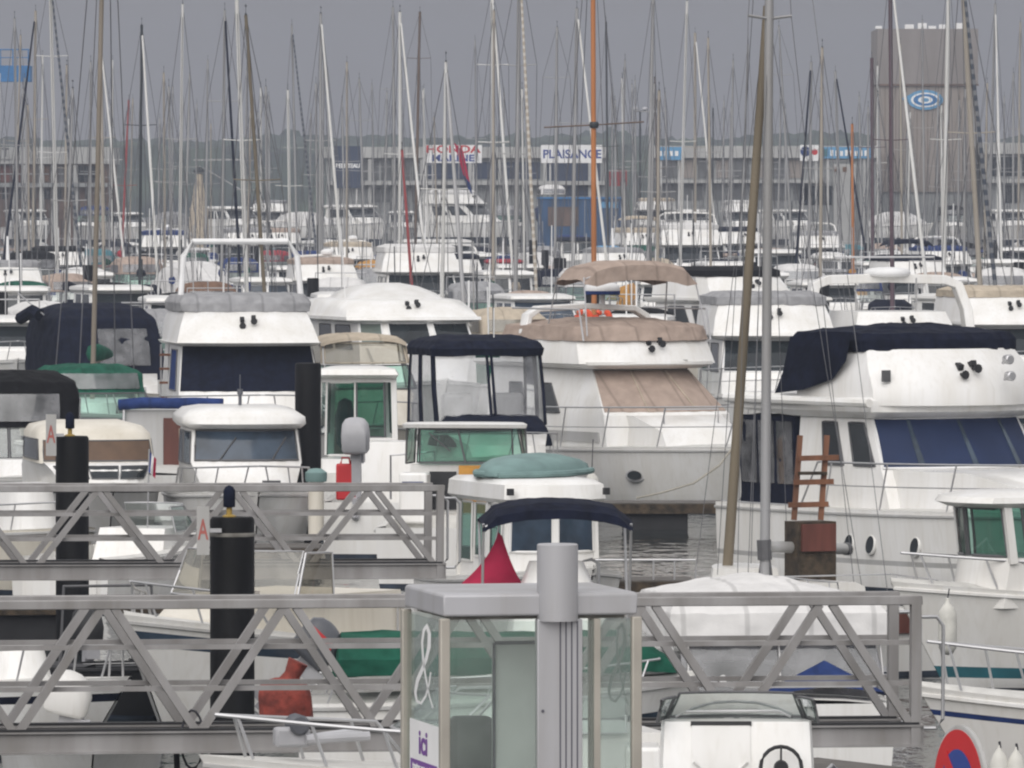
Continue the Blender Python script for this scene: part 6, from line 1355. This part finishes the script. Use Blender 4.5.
bp = thing('boat_lift', 'bright blue boat lift platform with railing at the top left corner', 'boat lift', W(2, 12.3, 2.0)); z0, z1 = Z(82,12.3)-2, Z(66,12.3)-2
MB().box(-9,2.4,-1.5,1.5,z0,z1).build('platform', 'craneblue', bp)
for x in (-8,-2.6): MB().box(x-.35,x+.35,-.5,.5,0,z0-.003).build('column', 'craneblue', bp)
zr = Z(50,12.3)-2; ra = MB().tube([(-9,-1.4,zr),(2.3,-1.4,zr),(2.3,1.4,zr)], .06, 6).build('railing', 'craneblue', bp)
for x in (-6,-4,-2,0,1,2.25): MB().tube([(x,-1.4,z1),(x,-1.4,zr)], .05, 6).build('stanchion', 'craneblue', ra)
MB().tube([(-9,-1.4,(z1+zr)/2),(2.3,-1.4,(z1+zr)/2)], .04, 6).build('mid_rail', 'craneblue', ra)

# flags and small things
fl = thing('pennant', 'crimson and blue flag hanging in folds in front of the red lettered sign', 'flag', W(459, 17, Z(190,17)))
MB().tube([(-.05,0,-6),(.0,0,2.9)], .03, 6).build('staff', 'mastgrey', fl)
for mt, v0, v1 in (('flagred',0,.72),('blue',.72,1)):
    MB().rows([[(lerp(-.1,.45,v)+u*(.55-.2*v)-.2*(1-v), .1*math.sin(5*u+3*v), 2.8-v*2.6-u*.5) for u in (0,.25,.5,.75,1)] for v in [lerp(v0,v1,i/6) for i in range(7)]]).build('cloth', mt, fl, ang=70)

# woodland on the far shore
def wood():
    rows = []
    for j in range(26):
        y = 1500 + j*11; r = []
        for i in range(330):
            x = -290 + i*1.76; p = Vector((x*.022, y*.01, 0)); e = min(1, j/2.0)
            hgt = 11.4 + 3.2*noise.noise(p) + 1.6*noise.noise(Vector((x*.09, y*.05, 3))) + 2.4*abs(noise.noise(Vector((x*.21, y*.13, 7)))) + 1.2*noise.noise(Vector((x*.7, y*.3, 9))) + j*.16
            r.append((x + 1.2*noise.noise(Vector((x*.5,y,1))), y + 4*noise.noise(Vector((x*.3,y*.3,5))), 2.0 + max(.3, hgt)*e))
        rows.append(r)
    tag(MB().rows(rows).build('woodland', 'woodland', ang=60), kind='stuff')
wood()
# ------------------------------------------------------------------ water, air, light, camera
def water():
    m = bpy.data.materials.new('water'); n, l = nodes_of(m); b = n['Principled BSDF']
    b.inputs['Base Color'].default_value = (.018,.024,.024,1); b.inputs['Roughness'].default_value = .06; b.inputs['IOR'].default_value = 1.33; b.inputs['Specular IOR Level'].default_value = .28
    tc = n.new('ShaderNodeTexCoord'); mp = n.new('ShaderNodeMapping'); mp.inputs['Scale'].default_value = (1,.35,1); l.new(tc.outputs['Object'], mp.inputs['Vector'])
    n1 = n.new('ShaderNodeTexNoise'); n1.inputs['Scale'].default_value = 2.2; n1.inputs['Detail'].default_value = 4; l.new(mp.outputs['Vector'], n1.inputs['Vector'])
    bu = n.new('ShaderNodeBump'); bu.inputs['Strength'].default_value = .6; bu.inputs['Distance'].default_value = .08
    l.new(n1.outputs['Fac'], bu.inputs['Height']); l.new(bu.outputs['Normal'], b.inputs['Normal'])
    M['water'] = m
    tag(MB().add([(-4000,-200,0),(4000,-200,0),(4000,9000,0),(-4000,9000,0)], [(0,1,2,3)]) or None) if False else None
    mb = MB(); mb.add([(-4000,-200,0),(4000,-200,0),(4000,9000,0),(-4000,9000,0)], [(0,1,2,3)]); tag(mb.build('water', 'water'), kind='structure')
water()
HAZE_D = 0.0004
hz = MB().box(-420, 420, -25, 1830, -4, 45); 
hm = bpy.data.materials.new('haze'); n, l = nodes_of(hm); n.remove(n['Principled BSDF'])
pv = n.new('ShaderNodeVolumePrincipled'); pv.inputs['Color'].default_value = (.52,.57,.68,1); pv.inputs['Density'].default_value = HAZE_D; pv.inputs['Anisotropy'].default_value = .0
l.new(pv.outputs['Volume'], n['Material Output'].inputs['Volume']); M['haze'] = hm
tag(hz.build('haze', 'haze'), kind='stuff')

w = bpy.data.worlds.new('World'); scn.world = w; w.use_nodes = True; n, l = w.node_tree.nodes, w.node_tree.links
SUN_EL, SUN_AZ = R(38), R(196)                                       # behind the camera, to the left
sk = n.new('ShaderNodeTexSky'); sk.sky_type = 'NISHITA'; sk.sun_disc = False; sk.sun_elevation = SUN_EL; sk.sun_rotation = SUN_AZ
sk.air_density, sk.dust_density, sk.ozone_density = 1, 4, 1
tc = n.new('ShaderNodeTexCoord'); sp = n.new('ShaderNodeSeparateXYZ'); l.new(tc.outputs['Generated'], sp.inputs[0])
hs = n.new('ShaderNodeHueSaturation'); hs.inputs['Saturation'].default_value = .12; l.new(sk.outputs[0], hs.inputs['Color'])
# overcast cloud deck: dim at the horizon, brighter overhead
mr = n.new('ShaderNodeMapRange'); mr.interpolation_type = 'SMOOTHSTEP'; mr.inputs['From Min'].default_value = .03; mr.inputs['From Max'].default_value = .42
l.new(sp.outputs['Z'], mr.inputs['Value'])
cm = n.new('ShaderNodeMixRGB'); cm.inputs[1].default_value = (3.0,2.9,3.0,1); cm.inputs[2].default_value = (8.6,8.5,8.6,1); l.new(mr.outputs['Result'], cm.inputs['Fac'])
nz = n.new('ShaderNodeTexNoise'); nz.inputs['Scale'].default_value = 2.2; nz.inputs['Detail'].default_value = 4; l.new(tc.outputs['Generated'], nz.inputs['Vector'])
n2 = n.new('ShaderNodeMapRange'); n2.inputs['To Min'].default_value = .84; n2.inputs['To Max'].default_value = 1.16; l.new(nz.outputs['Fac'], n2.inputs['Value'])
mu = n.new('ShaderNodeMixRGB'); mu.blend_type = 'MULTIPLY'; mu.inputs['Fac'].default_value = 1; l.new(cm.outputs[0], mu.inputs[1]); l.new(n2.outputs['Result'], mu.inputs[2])
mx = n.new('ShaderNodeMixRGB'); mx.inputs['Fac'].default_value = .93; l.new(hs.outputs[0], mx.inputs[1]); l.new(mu.outputs[0], mx.inputs[2])
# the veil is brighter on the sun's side, behind the camera
vd = n.new('ShaderNodeVectorMath'); vd.operation = 'DOT_PRODUCT'; vd.inputs[1].default_value = (math.sin(SUN_AZ), math.cos(SUN_AZ), 0); l.new(tc.outputs['Generated'], vd.inputs[0])
vr = n.new('ShaderNodeMapRange'); vr.interpolation_type = 'SMOOTHSTEP'; vr.inputs['From Min'].default_value = -.1; vr.inputs['From Max'].default_value = .9; vr.inputs['To Min'].default_value = 1; vr.inputs['To Max'].default_value = 1.55; l.new(vd.outputs['Value'], vr.inputs['Value'])
vm = n.new('ShaderNodeMixRGB'); vm.blend_type = 'MULTIPLY'; vm.inputs['Fac'].default_value = 1; l.new(mx.outputs[0], vm.inputs[1]); l.new(vr.outputs['Result'], vm.inputs[2]); mx = vm
bgd = n['Background']; l.new(mx.outputs[0], bgd.inputs['Color']); bgd.inputs['Strength'].default_value = .10
sd = bpy.data.lights.new('sun', 'SUN'); sd.energy = 1.5; sd.angle = R(65); sd.color = (1,.96,.91); so = bpy.data.objects.new('sun', sd); COL.objects.link(so)
# sky azimuth 200 degrees clockwise from +Y; the lamp shines the other way
dirv = Vector((math.sin(SUN_AZ)*math.cos(SUN_EL), math.cos(SUN_AZ)*math.cos(SUN_EL), math.sin(SUN_EL)))
so.rotation_euler = dirv.to_track_quat('Z', 'Y').to_euler()

cd = bpy.data.cameras.new('camera'); co = bpy.data.objects.new('camera', cd); COL.objects.link(co); scn.camera = co
co.location = (0,0,H); cd.sensor_width = 36; cd.lens = F*36/1024; co.rotation_euler = (R(90) - math.atan((384-HZ)/F), 0, 0)
cd.clip_start = 1; cd.clip_end = 12000
scn.view_settings.view_transform = 'Standard'; scn.view_settings.look = 'None'; scn.view_settings.gamma = 1; scn.view_settings.exposure = 0.0
scn.view_settings.use_curve_mapping = False
cy = scn.cycles; scn.render.engine = 'CYCLES'; cy.use_denoising = True; cy.max_bounces = 8; cy.transparent_max_bounces = 24; cy.volume_bounces = 0; cy.diffuse_bounces = 3
cy.pixel_filter_type = 'BLACKMAN_HARRIS'; cy.filter_width = 2.2
